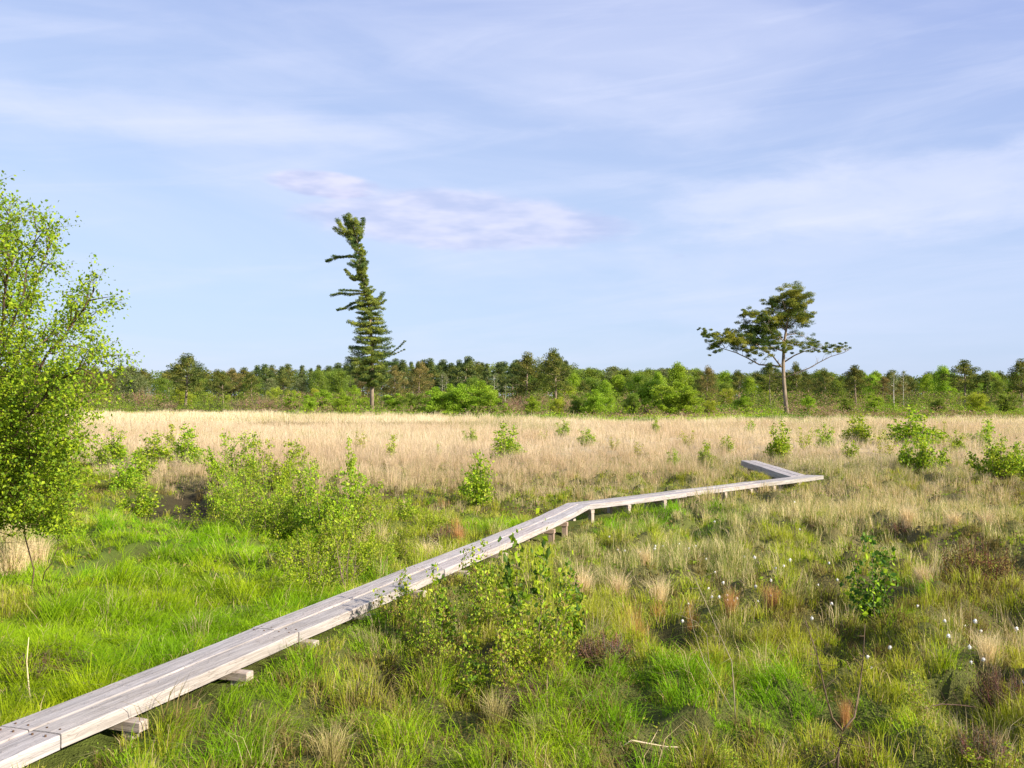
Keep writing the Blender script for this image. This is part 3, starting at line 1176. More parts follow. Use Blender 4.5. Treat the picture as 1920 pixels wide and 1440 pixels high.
def make_pine(seed, H, wid, bare, npad, cols, label, name='pine_tree', tuft=0.30, per=260, top_bias=0.6):
    rng = np.random.default_rng(seed)
    root = thing(name, label, 'tree')
    acc = Acc()
    lx, ly = rng.normal(0, 0.03 * H, 2)
    tr = curve_pts((0, 0, -0.1), (lx, ly, H * 0.94), (rng.normal(0, .02 * H), rng.normal(0, .02 * H), 0), 8)
    acc.tube(tr, [0.022 * H * (1 - 0.8 * i / 8) + 0.01 for i in range(9)], 6)
    cl = []
    for k in range(npad):
        t = bare + (1 - bare) * (k + 0.5) / npad
        f = t * 8
        i = min(7, int(f))
        p = tr[i].lerp(tr[i + 1], f - i)
        a = k * 2.4 + rng.uniform(-0.5, 0.5)
        s = (t - bare) / (1 - bare)
        prof = math.sin(math.pi * min(1, (s * 0.80 + 0.22))) ** 0.7
        L = wid * 0.5 * prof * rng.uniform(0.55, 1.1)
        e = p + Vector((math.cos(a) * L, math.sin(a) * L, L * rng.uniform(0.05, 0.45)))
        acc.tube(curve_pts(p, e, (0, 0, -L * 0.06), 3), [0.006 * H, 0.004 * H, 0.003 * H, 0.001 * H], 4)
        for q in range(2):
            c = p.lerp(e, 0.55 + 0.45 * q + rng.uniform(-.08, .08))
            pads(cl, rng, c + Vector((0, 0, 0.1)), wid * rng.uniform(0.11, 0.19), per // 2, 0.62)
    pads(cl, rng, tr[-1] + Vector((0, 0, 0.05 * H)), wid * 0.16, per, 0.8)
    finish_crown(root, acc, cl, cols, tuft, rng, M_NEEDLE, M_PINEBARK)
    return root


def make_spruce(seed, H, wid, cols, label, per=130, tuft=0.24):
    rng = np.random.default_rng(seed)
    root = thing('spruce_tree', label, 'tree')
    acc = Acc()
    acc.tube([(0, 0, -0.1), (0, 0, H * .5), (0, 0, H)], [0.02 * H, 0.012 * H, 0.002 * H], 6)
    cl = []
    for k in range(46):
        t = 0.06 + 0.92 * k / 46
        L = wid * 0.5 * (1 - t) ** 0.8 * rng.uniform(0.7, 1.15) + 0.08
        a = k * 2.4
        p = Vector((0, 0, H * t))
        e = p + Vector((math.cos(a) * L, math.sin(a) * L, -L * 0.22))
        acc.tube([p, e], [0.004 * H, 0.001 * H], 3)
        for q in range(per):
            f = rng.uniform(0.1, 1) ** 0.7
            c = p.lerp(e, f)
            cl.append(np.array([[c.x, c.y, c.z]]) + rng.normal(0, 0.05 * wid * (0.4 + (1 - f)), (1, 3)))
    finish_crown(root, acc, cl, cols, tuft, rng, M_NEEDLE, M_PINEBARK)
    return root


def make_broad(seed, H, wid, bare, cols, label, name='birch_tree', n=26, per=170, tuft=0.24, bark=None, multi=1, cat='tree',
               parts=('trunk', 'crown'), flat=0.9, shape=1.0, trunk_r=0.011):
    rng = np.random.default_rng(seed)
    root = thing(name, label, cat)
    acc = Acc()
    cl = []
    for m in range(multi):
        a0 = rng.uniform(0, 6.28)
        off = 0 if multi == 1 else wid * 0.3 * rng.uniform(0.2, 1)
        h = H * (1 if m == 0 else rng.uniform(0.65, 0.95))
        tip = Vector((math.cos(a0) * off + rng.normal(0, .02 * H), math.sin(a0) * off, h * 0.95))
        tr = curve_pts((math.cos(a0) * off * .2, math.sin(a0) * off * .2, -0.1), tip, (rng.normal(0, .015 * H), 0, 0), 6)
        acc.tube(tr, [trunk_r * H * (1 - 0.85 * i / 6) for i in range(7)], 5)
        w_ = wid * (1 if multi == 1 else 0.62)
        for k in range(n // multi):
            t = bare + (1 - bare) * (k + rng.uniform(0, 1)) / (n // multi)
            f = t * 6
            i = min(5, int(f))
            p = tr[i].lerp(tr[i + 1], f - i)
            s = (t - bare) / (1 - bare)
            prof = (math.sin(math.pi * min(1, (s * 0.75 + 0.25)))) ** (0.6 * shape)
            L = w_ * 0.5 * prof * rng.uniform(0.4, 1.05)
            a = k * 2.4 + rng.uniform(-.6, .6)
            e = p + Vector((math.cos(a) * L, math.sin(a) * L, L * rng.uniform(0.3, 1.0)))
            acc.tube([p, p.lerp(e, .5), e], [0.004 * H, 0.0025 * H, 0.001 * H], 3)
            pads(cl, rng, p.lerp(e, 0.85), w_ * rng.uniform(0.12, 0.24), per, flat)
            pads(cl, rng, p.lerp(e, 0.4), w_ * rng.uniform(0.10, 0.18), per // 3, flat)
    finish_crown(root, acc, cl, cols, tuft, rng, M_LEAF, bark or M_BIRCHBARK, parts, 0.7, 0.3)
    return root


def make_bare(seed, H, wid, tone, label, name='bare_shrub', n=60, cat='shrub', twl=0.3):
    rng = np.random.default_rng(seed)
    root = thing(name, label, cat)
    acc = Acc()
    tw = Acc()
    for k in range(n):
        a = rng.uniform(0, 6.28)
        rr = wid * .5 * math.sqrt(rng.uniform(0, 1))
        h = H * rng.uniform(0.6, 1) * (1 - 0.35 * (rr / wid * 2) ** 2)
        tip = Vector((math.cos(a) * rr, math.sin(a) * rr, h))
        pts = curve_pts((math.cos(a) * rr * .2, math.sin(a) * rr * .2, -0.05), tip, (math.cos(a) * rr * .1, math.sin(a) * rr * .1, 0), 4, rng, .02 * H)
        c = tuple(t * rng.uniform(.8, 1.25) for t in tone)
        r0 = 0.006 * H
        acc.tube(pts, [r0, r0 * .8, r0 * .6, r0 * .45, r0 * .2], 3, c)
        for q in range(5):
            f = rng.uniform(.3, 1)
            i = min(3, int(f * 4))
            p = pts[i].lerp(pts[i + 1], f * 4 - i)
            e = p + Vector(rng.normal(0, 1, 3)).normalized() * H * twl * rng.uniform(.3, 1) + Vector((0, 0, H * .1))
            tw.tube([p, e], [r0 * .5, r0 * .2], 3, c)
    acc.build('stem', M_DRY, root)
    tw.build('twig', M_DRY, root)
    return root


# ================================================================ FOREST EDGE
PINE_COLS = [(0.07, 0.10, 0.025), (0.13, 0.16, 0.035), (0.23, 0.225, 0.05)]
PINE_BROWN = [(0.09, 0.10, 0.03), (0.19, 0.165, 0.05), (0.29, 0.22, 0.08)]
DARK_COLS = [(0.06, 0.095, 0.035), (0.10, 0.15, 0.045), (0.19, 0.23, 0.06)]
BIRCH_COLS = [(0.13, 0.20, 0.03), (0.19, 0.27, 0.035), (0.25, 0.32, 0.05)]
BRIGHT = [(0.18, 0.30, 0.02), (0.27, 0.40, 0.03), (0.35, 0.46, 0.05)]
GREY_G = [(0.13, 0.17, 0.06), (0.19, 0.23, 0.08), (0.25, 0.27, 0.12)]
protos = {
    'pineA': make_pine(11, 9.0, 6.0, 0.36, 22, PINE_COLS, 'x'),
    'pineB': make_pine(12, 9.0, 5.4, 0.45, 18, PINE_COLS, 'x'),
    'pineC': make_pine(13, 9.0, 7.0, 0.15, 28, PINE_BROWN, 'x'),
    'pineD': make_pine(14, 9.0, 5.0, 0.25, 24, DARK_COLS, 'x'),
    'pineE': make_pine(15, 9.0, 6.0, 0.10, 28, PINE_COLS, 'x'),
    'spruce': make_spruce(16, 9.0, 3.6, DARK_COLS, 'x'),
    'birchA': make_broad(21, 9.0, 6.4, 0.05, BIRCH_COLS, 'x', n=44),
    'birchB': make_broad(22, 9.0, 5.6, 0.06, GREY_G, 'x', n=38, per=130),
    'birchC': make_broad(23, 9.0, 6.0, 0.03, BRIGHT, 'x', n=44),
    'birchD': make_broad(24, 9.0, 3.0, 0.45, GREY_G, 'x', n=16, per=26, trunk_r=0.014),
    'bushA': make_broad(31, 4.0, 4.4, 0.04, BRIGHT, 'x', 'leafy_shrub', 34, 170, 0.14, M_TWIG, 4, 'shrub', ('stem', 'foliage')),
    'bushB': make_broad(32, 4.0, 3.6, 0.04, BRIGHT, 'x', 'leafy_shrub', 30, 170, 0.14, M_TWIG, 3, 'shrub', ('stem', 'foliage')),
    'bushC': make_broad(33, 4.0, 4.4, 0.04, BIRCH_COLS, 'x', 'leafy_shrub', 34, 170, 0.14, M_TWIG, 4, 'shrub', ('stem', 'foliage')),
    'bushD': make_broad(34, 4.0, 5.0, 0.02, OLIVE[:3], 'x', 'leafy_shrub', 36, 160, 0.14, M_TWIG, 5, 'shrub', ('stem', 'foliage')),
    'brownA': make_bare(41, 2.2, 3.6, (0.30, 0.20, 0.14), 'x', n=120),
    'brownB': make_bare(42, 2.2, 2.6, (0.36, 0.23, 0.16), 'x', n=90),
}
PH = {k: (9.0 if k[:4] in ('pine', 'birc', 'spru') else 4.0 if k[:4] == 'bush' else 2.2) for k in protos}
rf = np.random.default_rng(99)


def tree_at(kind, px, top, dist, label, group=None, wid=1.0):
    """stand a copy where the column px is, with its top reaching picture row top"""
    p = D(px, top, dist)
    gx0, gy0 = p.x, p.y
    gz = height1(gx0, gy0)
    H = p.z - gz
    s = H / PH[kind]
    return place(protos[kind], (gx0, gy0, gz), rf.uniform(0, 6.28), s * wid, label, group, sz=s)


GL = {
    'pine': ('dark green pine massed in', 'pines'),
    'birc': ('light green broadleaf tree massed in', 'broadleaf trees'),
    'spru': ('dark conical spruce massed in', 'spruces'),
    'bush': ('rounded green shrub of', 'green shrubs'),
    'brow': ('brown twiggy leafless shrub of', 'brown shrubs'),
}


def fill(kinds, x0, x1, n, d0, d1, t0, t1, wid=1.0, where=''):
    for i in range(n):
        px = x0 + (x1 - x0) * (i + rf.uniform(0, 1)) / n
        k = kinds[int(rf.integers(0, len(kinds)))]
        top = rf.uniform(t0, t1)
        lab, grp = GL[k[:4]]
        lab, grp = lab + ' ' + where, grp + ', ' + where
        tree_at(k, px, top, rf.uniform(d0, d1), lab, grp, wid * rf.uniform(0.85, 1.2))


# back rows that close the skyline
fill(['pineD', 'pineB', 'pineA', 'birchB'], -60, 480, 20, 240, 300, 686, 698, 1.15, where='the back skyline of the left wood')
fill(['pineD', 'pineB', 'pineD', 'pineA', 'spruce'], 470, 700, 14, 240, 300, 680, 690, 1.1, where='the back skyline around the leaning conifer')
fill(['pineD', 'pineD', 'pineB', 'pineD', 'spruce'], 720, 1070, 26, 240, 300, 674, 684, 1.05, where='the dense dark stand in the middle back')
fill(['birchA', 'birchB', 'birchA', 'pineA'], 1050, 1320, 14, 240, 300, 688, 698, 1.3, where='the back skyline behind the bright birches')
fill(['birchA', 'pineA', 'birchC', 'pineE'], 1300, 1980, 32, 240, 300, 694, 708, 1.25, where='the back skyline of the right wood')
# middle rows
fill(['birchB', 'birchA', 'pineE', 'pineC', 'birchB'], -60, 480, 17, 190, 225, 694, 712, 1.1, where='the middle row of the left wood')
fill(['pineC', 'birchB', 'pineE', 'birchA'], 470, 720, 9, 190, 225, 692, 712, 1.0, where='the middle row near the leaning conifer')
fill(['birchB', 'pineE', 'birchD', 'birchA'], 720, 1080, 13, 190, 225, 698, 718, where='the middle row below the dense dark stand')
fill(['birchA', 'bushC', 'birchC', 'pineE'], 1050, 1320, 10, 190, 225, 700, 720, 1.2, where='the middle row behind the bright birches')
fill(['pineA', 'birchA', 'pineC', 'birchC', 'pineE'], 1300, 1980, 24, 190, 225, 702, 720, 1.1, where='the middle row of the right wood')
# undergrowth rows
fill(['bushD', 'bushC', 'bushD', 'brownB'], -60, 620, 20, 172, 188, 722, 742, where='the undergrowth at the left wood foot')
fill(['bushD', 'bushC', 'bushA', 'brownB'], 620, 1320, 20, 168, 185, 722, 744, where='the undergrowth at the central wood foot')
fill(['bushD', 'bushC', 'bushA', 'bushC'], 1300, 1980, 24, 165, 185, 728, 748, where='the undergrowth at the right wood foot')

# individually recognisable trees and shrubs of the edge
EDGE = [
    ('pineA', 347, 668, 160, 1.25, 'dark pine standing out above the wood edge, nearest the big leafy birch'),
    ('pineB', 420, 700, 165, 1.0, 'small pine just right of the tallest pine in the left wood'),
    ('pineC', 785, 684, 160, 0.9, 'brownish pine directly right of the leaning wind torn conifer'),
    ('pineC', 745, 690, 150, 0.7, 'brown low pine partly behind the leaning conifer on its right'),
    ('pineE', 985, 666, 165, 1.0, 'dark bushy pine left of the taller ragged pine in the middle of the wood'),
    ('pineA', 1041, 659, 158, 0.9, 'tallest ragged brown pine in the middle of the wood edge'),
    ('pineD', 880, 672, 200, 1.0, 'pointed dark pine rising from the dense pine stand'),
    ('birchC', 1272, 684, 150, 0.85, 'tall bright green birch left of the spreading lone pine'),
    ('birchC', 1235, 700, 147, 0.75, 'bright green birch joined to the left of a taller birch'),
    ('pineC', 1322, 690, 168, 0.7, 'brown green pine between the bright birch and the lone pine'),
    ('pineB', 1445, 684, 160, 0.9, 'thin trunked pine just left of the lone pine trunk'),
    ('pineE', 1495, 683, 170, 0.7, 'dark pine directly behind the lone pine to its right'),
    ('pineE', 1548, 694, 165, 0.8, 'dark full pine right of the lone pine'),
    ('pineB', 1606, 688, 160, 1.1, 'dome topped pine halfway between the lone pine and the right edge'),
    ('birchD', 1676, 692, 160, 1.0, 'pale sparse birch with bare trunk in the right wood'),
    ('birchD', 1694, 694, 163, 0.9, 'second pale sparse birch, just right of the first bare trunk'),
    ('pineB', 1806, 679, 152, 1.25, 'round topped dark pine with orange limbs near the right edge'),
    ('spruce', 1851, 701, 150, 1.1, 'small dark conical spruce near the right edge'),
    ('pineA', 1918, 678, 155, 1.0, 'dark pine cut by the right edge of the view'),
    ('birchC', 1770, 690, 175, 1.0, 'light green birch left of the round topped dark pine'),
    ('bushA', 545, 742, 146, 0.9, 'bright green low shrub at the wood foot left of the leaning conifer'),
    ('bushA', 612, 738, 144, 1.0, 'wide bright green shrub left of the leaning conifer'),
    ('bushB', 683, 752, 138, 1.0, 'dark green shrub at the foot of the leaning conifer'),
    ('bushB', 735, 744, 136, 1.0, 'bright green shrub just right of the leaning conifer foot'),
    ('bushC', 778, 742, 134, 1.0, 'round green shrub second to the right of the leaning conifer'),
    ('bushA', 838, 728, 130, 0.9, 'tall bright green shrub, left one of the large shrub pair'),
    ('bushA', 896, 722, 128, 0.95, 'largest bright green shrub at the edge of the straw field'),
    ('bushB', 948, 762, 116, 0.8, 'small dark green shrub right of the largest bright shrub'),
    ('bushA', 995, 750, 106, 0.75, 'compact vivid green shrub in the middle of the field edge'),
    ('bushD', 1040, 752, 108, 0.7, 'pale yellow green sapling bush right of the compact vivid shrub'),
    ('bushC', 1085, 745, 104, 0.7, 'soft green bush between the compact shrub and the tall willow'),
    ('birchC', 1136, 716, 106, 0.9, 'tall yellow green willow standing forward from the wood'),
    ('bushC', 1185, 742, 112, 0.8, 'dull green shrub right of the tall yellow green willow'),
    ('bushB', 1212, 712, 118, 0.8, 'upright bright shrub at the left foot of the bright birches'),
    ('bushD', 1330, 758, 112, 0.8, 'low green shrub right of the bright birches'),
    ('bushA', 1395, 748, 116, 0.9, 'low bright shrub left of the lone pine foot'),
    ('bushA', 1520, 750, 112, 0.9, 'low bright shrub right of the lone pine foot'),
    ('bushC', 1590, 752, 118, 0.8, 'green shrub at the field edge below the dome topped pine'),
    ('bushB', 1640, 748, 122, 0.8, 'green shrub at the field edge below the pale birches'),
    ('bushC', 1760, 752, 118, 0.9, 'green shrub at the field edge left of the orange limbed pine'),
    ('bushD', 1830, 746, 120, 0.9, 'olive shrub at the field edge below the small spruce'),
    ('bushC', 1890, 744, 122, 0.9, 'green shrub at the field edge by the right border'),
    ('brownA', 318, 750, 152, 1.0, 'reddish brown bare bush left of the dark left hand pine'),
    ('brownA', 445, 746, 152, 1.2, 'brown bare bush right of the dark left hand pine'),
    ('brownA', 492, 738, 150, 1.2, 'largest brown bare bush between the left pine and the bright shrubs'),
    ('brownB', 640, 752, 150, 1.0, 'small brown bare bush left of the leaning conifer foot'),
    ('brownA', 975, 738, 135, 1.0, 'brown bare bush behind the compact vivid shrub'),
    ('brownB', 1062, 742, 130, 1.0, 'brown bare bush below the ragged central pine'),
    ('brownB', 1195, 728, 135, 1.0, 'pinkish bare bush behind the dull green shrub'),
    ('brownA', 1560, 764, 130, 1.3, 'purplish heathery bush right of the lone pine'),
    ('brownA', 1700, 764, 128, 1.3, 'purplish heathery bush below the pale birches'),
    ('brownA', 1790, 766, 128, 1.3, 'purplish heathery bush below the orange limbed pine'),
    ('bushA', 815, 734, 112, 1.0, 'bright green shrub in the front row, left of the large shrub pair'),
    ('bushA', 870, 728, 112, 1.1, 'bright green shrub in the front row, between the large shrub pair'),
    ('bushB', 918, 736, 110, 0.9, 'bright green shrub in the front row, right end of the large shrub pair'),
    ('bushA', 1110, 738, 102, 0.9, 'bright green shrub at the left foot of the tall yellow green willow'),
    ('bushB', 1255, 722, 108, 0.9, 'bright green shrub in front of the bright birches'),
    ('bushA', 1290, 732, 108, 0.9, 'bright green shrub at the right foot of the bright birches'),
    ('bushA', 640, 745, 118, 0.9, 'low bright shrub just left of the leaning conifer trunk'),
    ('bushB', 580, 748, 120, 0.9, 'low bright shrub second to the left of the leaning conifer'),
    ('brownA', 1895, 764, 128, 1.2, 'purplish heathery bush by the right border'),
]
for kind, px, top, dist, wd_, lab in EDGE:
    tree_at(kind, px, top - (7 if kind[:4] == 'bush' else 0), dist, lab, None, wd_ * (1.7 if kind[:4] == 'bush' else 1.1))


def mass(seed, name, label, d0, d1, px0, px1, n, hfun, tuft, cols, mat, browns=0.0):
    rng = np.random.default_rng(seed)
    y = rng.uniform(d0, d1, n)
    px = rng.uniform(px0, px1, n)
    x = (px - 960) / F * y
    hm = hfun(px, x, y)
    t = rng.uniform(0, 1, n) ** 0.75
    z = height(x, y) + hm * t
    kind = fbm(x / 6, y / 9, seed + 5, 3)
    cols = np.array(cols)
    q = np.clip((kind - 0.28) / 0.44 + rng.normal(0, .12, n), 0, 0.999) * (len(cols) - 1)
    i = q.astype(int)
    f = (q - i)[:, None]
    c = cols[i] * (1 - f) + cols[np.minimum(i + 1, len(cols) - 1)] * f
    br = fbm(x / 9, y / 9, seed + 9, 3)
    c = np.where((br[:, None] > 0.60 - browns) & (rng.uniform(0, 1, (n, 1)) < .8), np.array([0.30, 0.20, 0.13]), c)
    c = c * rng.uniform(.75, 1.25, (n, 1))
    keep = hm > 0.15
    o = leaf_object(name, np.stack([x, y, z], 1)[keep], tuft * rng.uniform(.6, 1.4, keep.sum()), c[keep], mat, rng, None, 0.6, 0.2)
    tag(o, label, 'undergrowth', kind='stuff')


mass(61, 'woodland_undergrowth', 'tangled green and brown undergrowth filling the foot of the distant wood', 135, 195, -150, 2070, 170000,
     lambda px, x, y: 0.3 + 2.6 * sstep(0.38, 0.68, fbm(x / 3.0, y / 5, 5, 3)), 0.20, [(0.09, 0.13, 0.03), (0.15, 0.21, 0.03), (0.24, 0.34, 0.025), (0.13, 0.17, 0.04)], M_LEAF, 0.07)
mass(62, 'field_edge_scrub', 'low bright scrub along the far edge of the straw field', 78, 150, 480, 2070, 90000,
     lambda px, x, y: (0.2 + 0.9 * sstep(0.44, 0.66, fbm(x / 2.2, y / 4, 15, 3)) * sstep(85, 110, y)) * sstep(480, 620, px) * (zones(x, y)[4] > .5), 0.17, [(0.10, 0.17, 0.025), (0.20, 0.31, 0.02), (0.34, 0.46, 0.02)], M_LEAF, 0.03)
mass(63, 'far_woodland', 'dark far wood closing the gaps behind the nearer trees', 305, 350, -200, 2120, 150000,
     lambda px, x, y: np.interp(px, [0, 480, 700, 1050, 1150, 1920], [9.0, 9.5, 11.5, 12.0, 9.0, 8.0]) + 3.2 * (fbm(x / 5, y * 0 + 3, 25, 3) - 0.5), 0.55,
     [(0.08, 0.12, 0.04), (0.13, 0.18, 0.05), (0.20, 0.25, 0.06)], M_NEEDLE, -0.3)


# ================================================================ LEANING WIND TORN CONIFER
def leaning_conifer():
    rng = np.random.default_rng(71)
    dist = 124.0
    base = D(697, 775, dist)
    base.z = height1(base.x, base.y)
    root = thing('conifer_tree', 'tall leaning wind torn conifer with thin crooked top standing before the wood', 'tree', base)
    acc = Acc()
    ppm = F / dist

    def P(px, py, dy=0.0):
        return D(px, py, dist) + Vector((0, dy, 0)) - base

    tp = [(697, 777), (697.5, 740), (697, 705), (698, 670), (696, 630), (694, 600), (692, 575), (686, 546), (680, 520), (676, 500), (673, 470), (668, 448), (661, 424), (655, 405)]
    tr = [P(a, b) for a, b in tp]
    acc.tube(tr, [0.27 - 0.22 * (i / 13) ** 0.8 for i in range(14)], 8)
    cl = []

    def trunk_at(py):
        for i in range(13):
            if tp[i][1] >= py >= tp[i + 1][1]:
                t = (tp[i][1] - py) / (tp[i][1] - tp[i + 1][1])
                return tr[i].lerp(tr[i + 1], t), tp[i][0] * (1 - t) + tp[i + 1][0] * t
        return tr[-1], tp[-1][0]

    # skirt of whorled boughs: row, left reach, right reach in pixels of the photograph
    ys = [470, 490, 510, 530, 548, 560, 585, 610, 625, 645, 662, 690, 712, 722]
    lf = [8, 6, 8, 8, 6, 16, 24, 28, 26, 30, 40, 40, 24, 10]
    rt = [8, 12, 12, 10, 16, 24, 26, 30, 34, 38, 40, 42, 34, 14]
    y = 468.0
    k = 0
    while y < 722:
        p, _ = trunk_at(y)
        l = np.interp(y, ys, lf) / ppm
        r = np.interp(y, ys, rt) / ppm
        for m in range(7 if y > 555 else 3):
            a = k * 1.3 + m * (6.283 / (7 if y > 555 else 3)) + rng.uniform(-.3, .3)
            ca = math.cos(a)
            L = (r * (0.5 + 0.5 * ca) + l * (0.5 - 0.5 * ca)) * rng.uniform(0.7, 1.12)
            e = p + Vector((math.cos(a) * L, math.sin(a) * L, -L * rng.uniform(-0.12, 0.22)))
            md = p.lerp(e, .55) - Vector((0, 0, L * .10))
            acc.tube([p, md, e], [0.06, 0.04, 0.015], 4)
            for q in range(5):
                t = 0.25 + 0.78 * q / 4
                c = (p.lerp(md, t / .55) if t < .55 else md.lerp(e, (t - .55) / .45))
                pads(cl, rng, c + Vector(rng.normal(0, .06, 3)), min(0.55, 0.16 + 0.16 * L) * rng.uniform(.75, 1.2), int(30 + 26 * L), 0.5)
        y += 9.0 if y > 555 else 7.0
        k += 1
    # separate boughs: start row on the trunk, way points, radius of the foliage
    boughs = [
        (549, [(655, 552), (638, 549), (621, 553)], 0.30), (547, [(660, 545), (640, 545)], 0.24),
        (564, [(660, 568), (645, 577), (630, 580)], 0.28), (572, [(668, 574), (655, 578)], 0.35),
        (484, [(655, 480), (638, 482), (624, 479)], 0.24), (480, [(635, 481), (618, 486), (611, 488)], 0.30),
        (523, [(665, 520), (655, 515), (648, 506)], 0.26), (525, [(662, 524), (655, 519)], 0.2), (500, [(665, 500), (657, 496)], 0.3),
        (452, [(655, 445), (642, 438), (628, 428)], 0.40), (445, [(650, 435), (640, 425), (635, 414)], 0.36),
        (440, [(655, 425), (648, 412), (645, 404)], 0.32), (430, [(655, 415), (655, 403)], 0.38),
        (455, [(677, 440), (679, 420), (679, 407)], 0.32), (450, [(672, 430), (668, 412)], 0.35), (462, [(664, 460), (658, 452)], 0.4),
        (508, [(682, 500), (686, 488)], 0.34), (588, [(712, 560), (716, 548)], 0.3), (575, [(716, 568), (722, 562)], 0.2),
        (665, [(735, 662), (750, 650), (760, 640)], 0.14), (668, [(738, 664), (757, 655)], 0.12),
        (655, [(672, 652), (656, 651)], 0.45), (676, [(668, 678), (652, 676)], 0.5), (608, [(670, 608), (657, 604)], 0.32),
    ]
    for yy in np.arange(415, 560, 7.0):
        tx = np.interp(yy, [405, 424, 448, 470, 500, 546, 560], [655, 661, 668, 673, 676, 686, 690])
        sgn = 1 if int(yy) % 2 else -1
        boughs.append((min(yy + 8, 700), [(tx + sgn * rng.uniform(4, 12), yy + rng.uniform(-3, 3))], rng.uniform(0.16, 0.36)))
        boughs.append((min(yy + 8, 700), [(tx - sgn * rng.uniform(3, 12), yy - rng.uniform(0, 8))], rng.uniform(0.14, 0.34)))
    boughs += [(440, [(646, 418)], .32), (442, [(672, 418)], .3), (450, [(648, 436)], .35), (455, [(660, 446)], .4), (430, [(658, 412)], .3)]
    for (y0, way, rad) in boughs:
        p, _ = trunk_at(y0)
        dy = rng.uniform(-1.2, 1.2)
        n = len(way)
        pts = [p] + [P(a, b, dy * (i + 1) / n) for i, (a, b) in enumerate(way)]
        acc.tube(pts, [0.09 * (1 - 0.8 * i / n) for i in range(n + 1)], 4)
        for i in range(1, n + 1):
            for s in np.linspace(0.15 if i > 1 else 0.5, 1, 4):
                pads(cl, rng, pts[i - 1].lerp(pts[i], float(s)), rad * rng.uniform(0.9, 1.5), int(90 * (rad / 0.3)), 0.6)
    finish_crown(root, acc, cl, [(0.07, 0.13, 0.045), (0.14, 0.21, 0.05), (0.29, 0.35, 0.06)], 0.21, rng, M_NEEDLE, M_PINEBARK, aspect=0.3)


leaning_conifer()


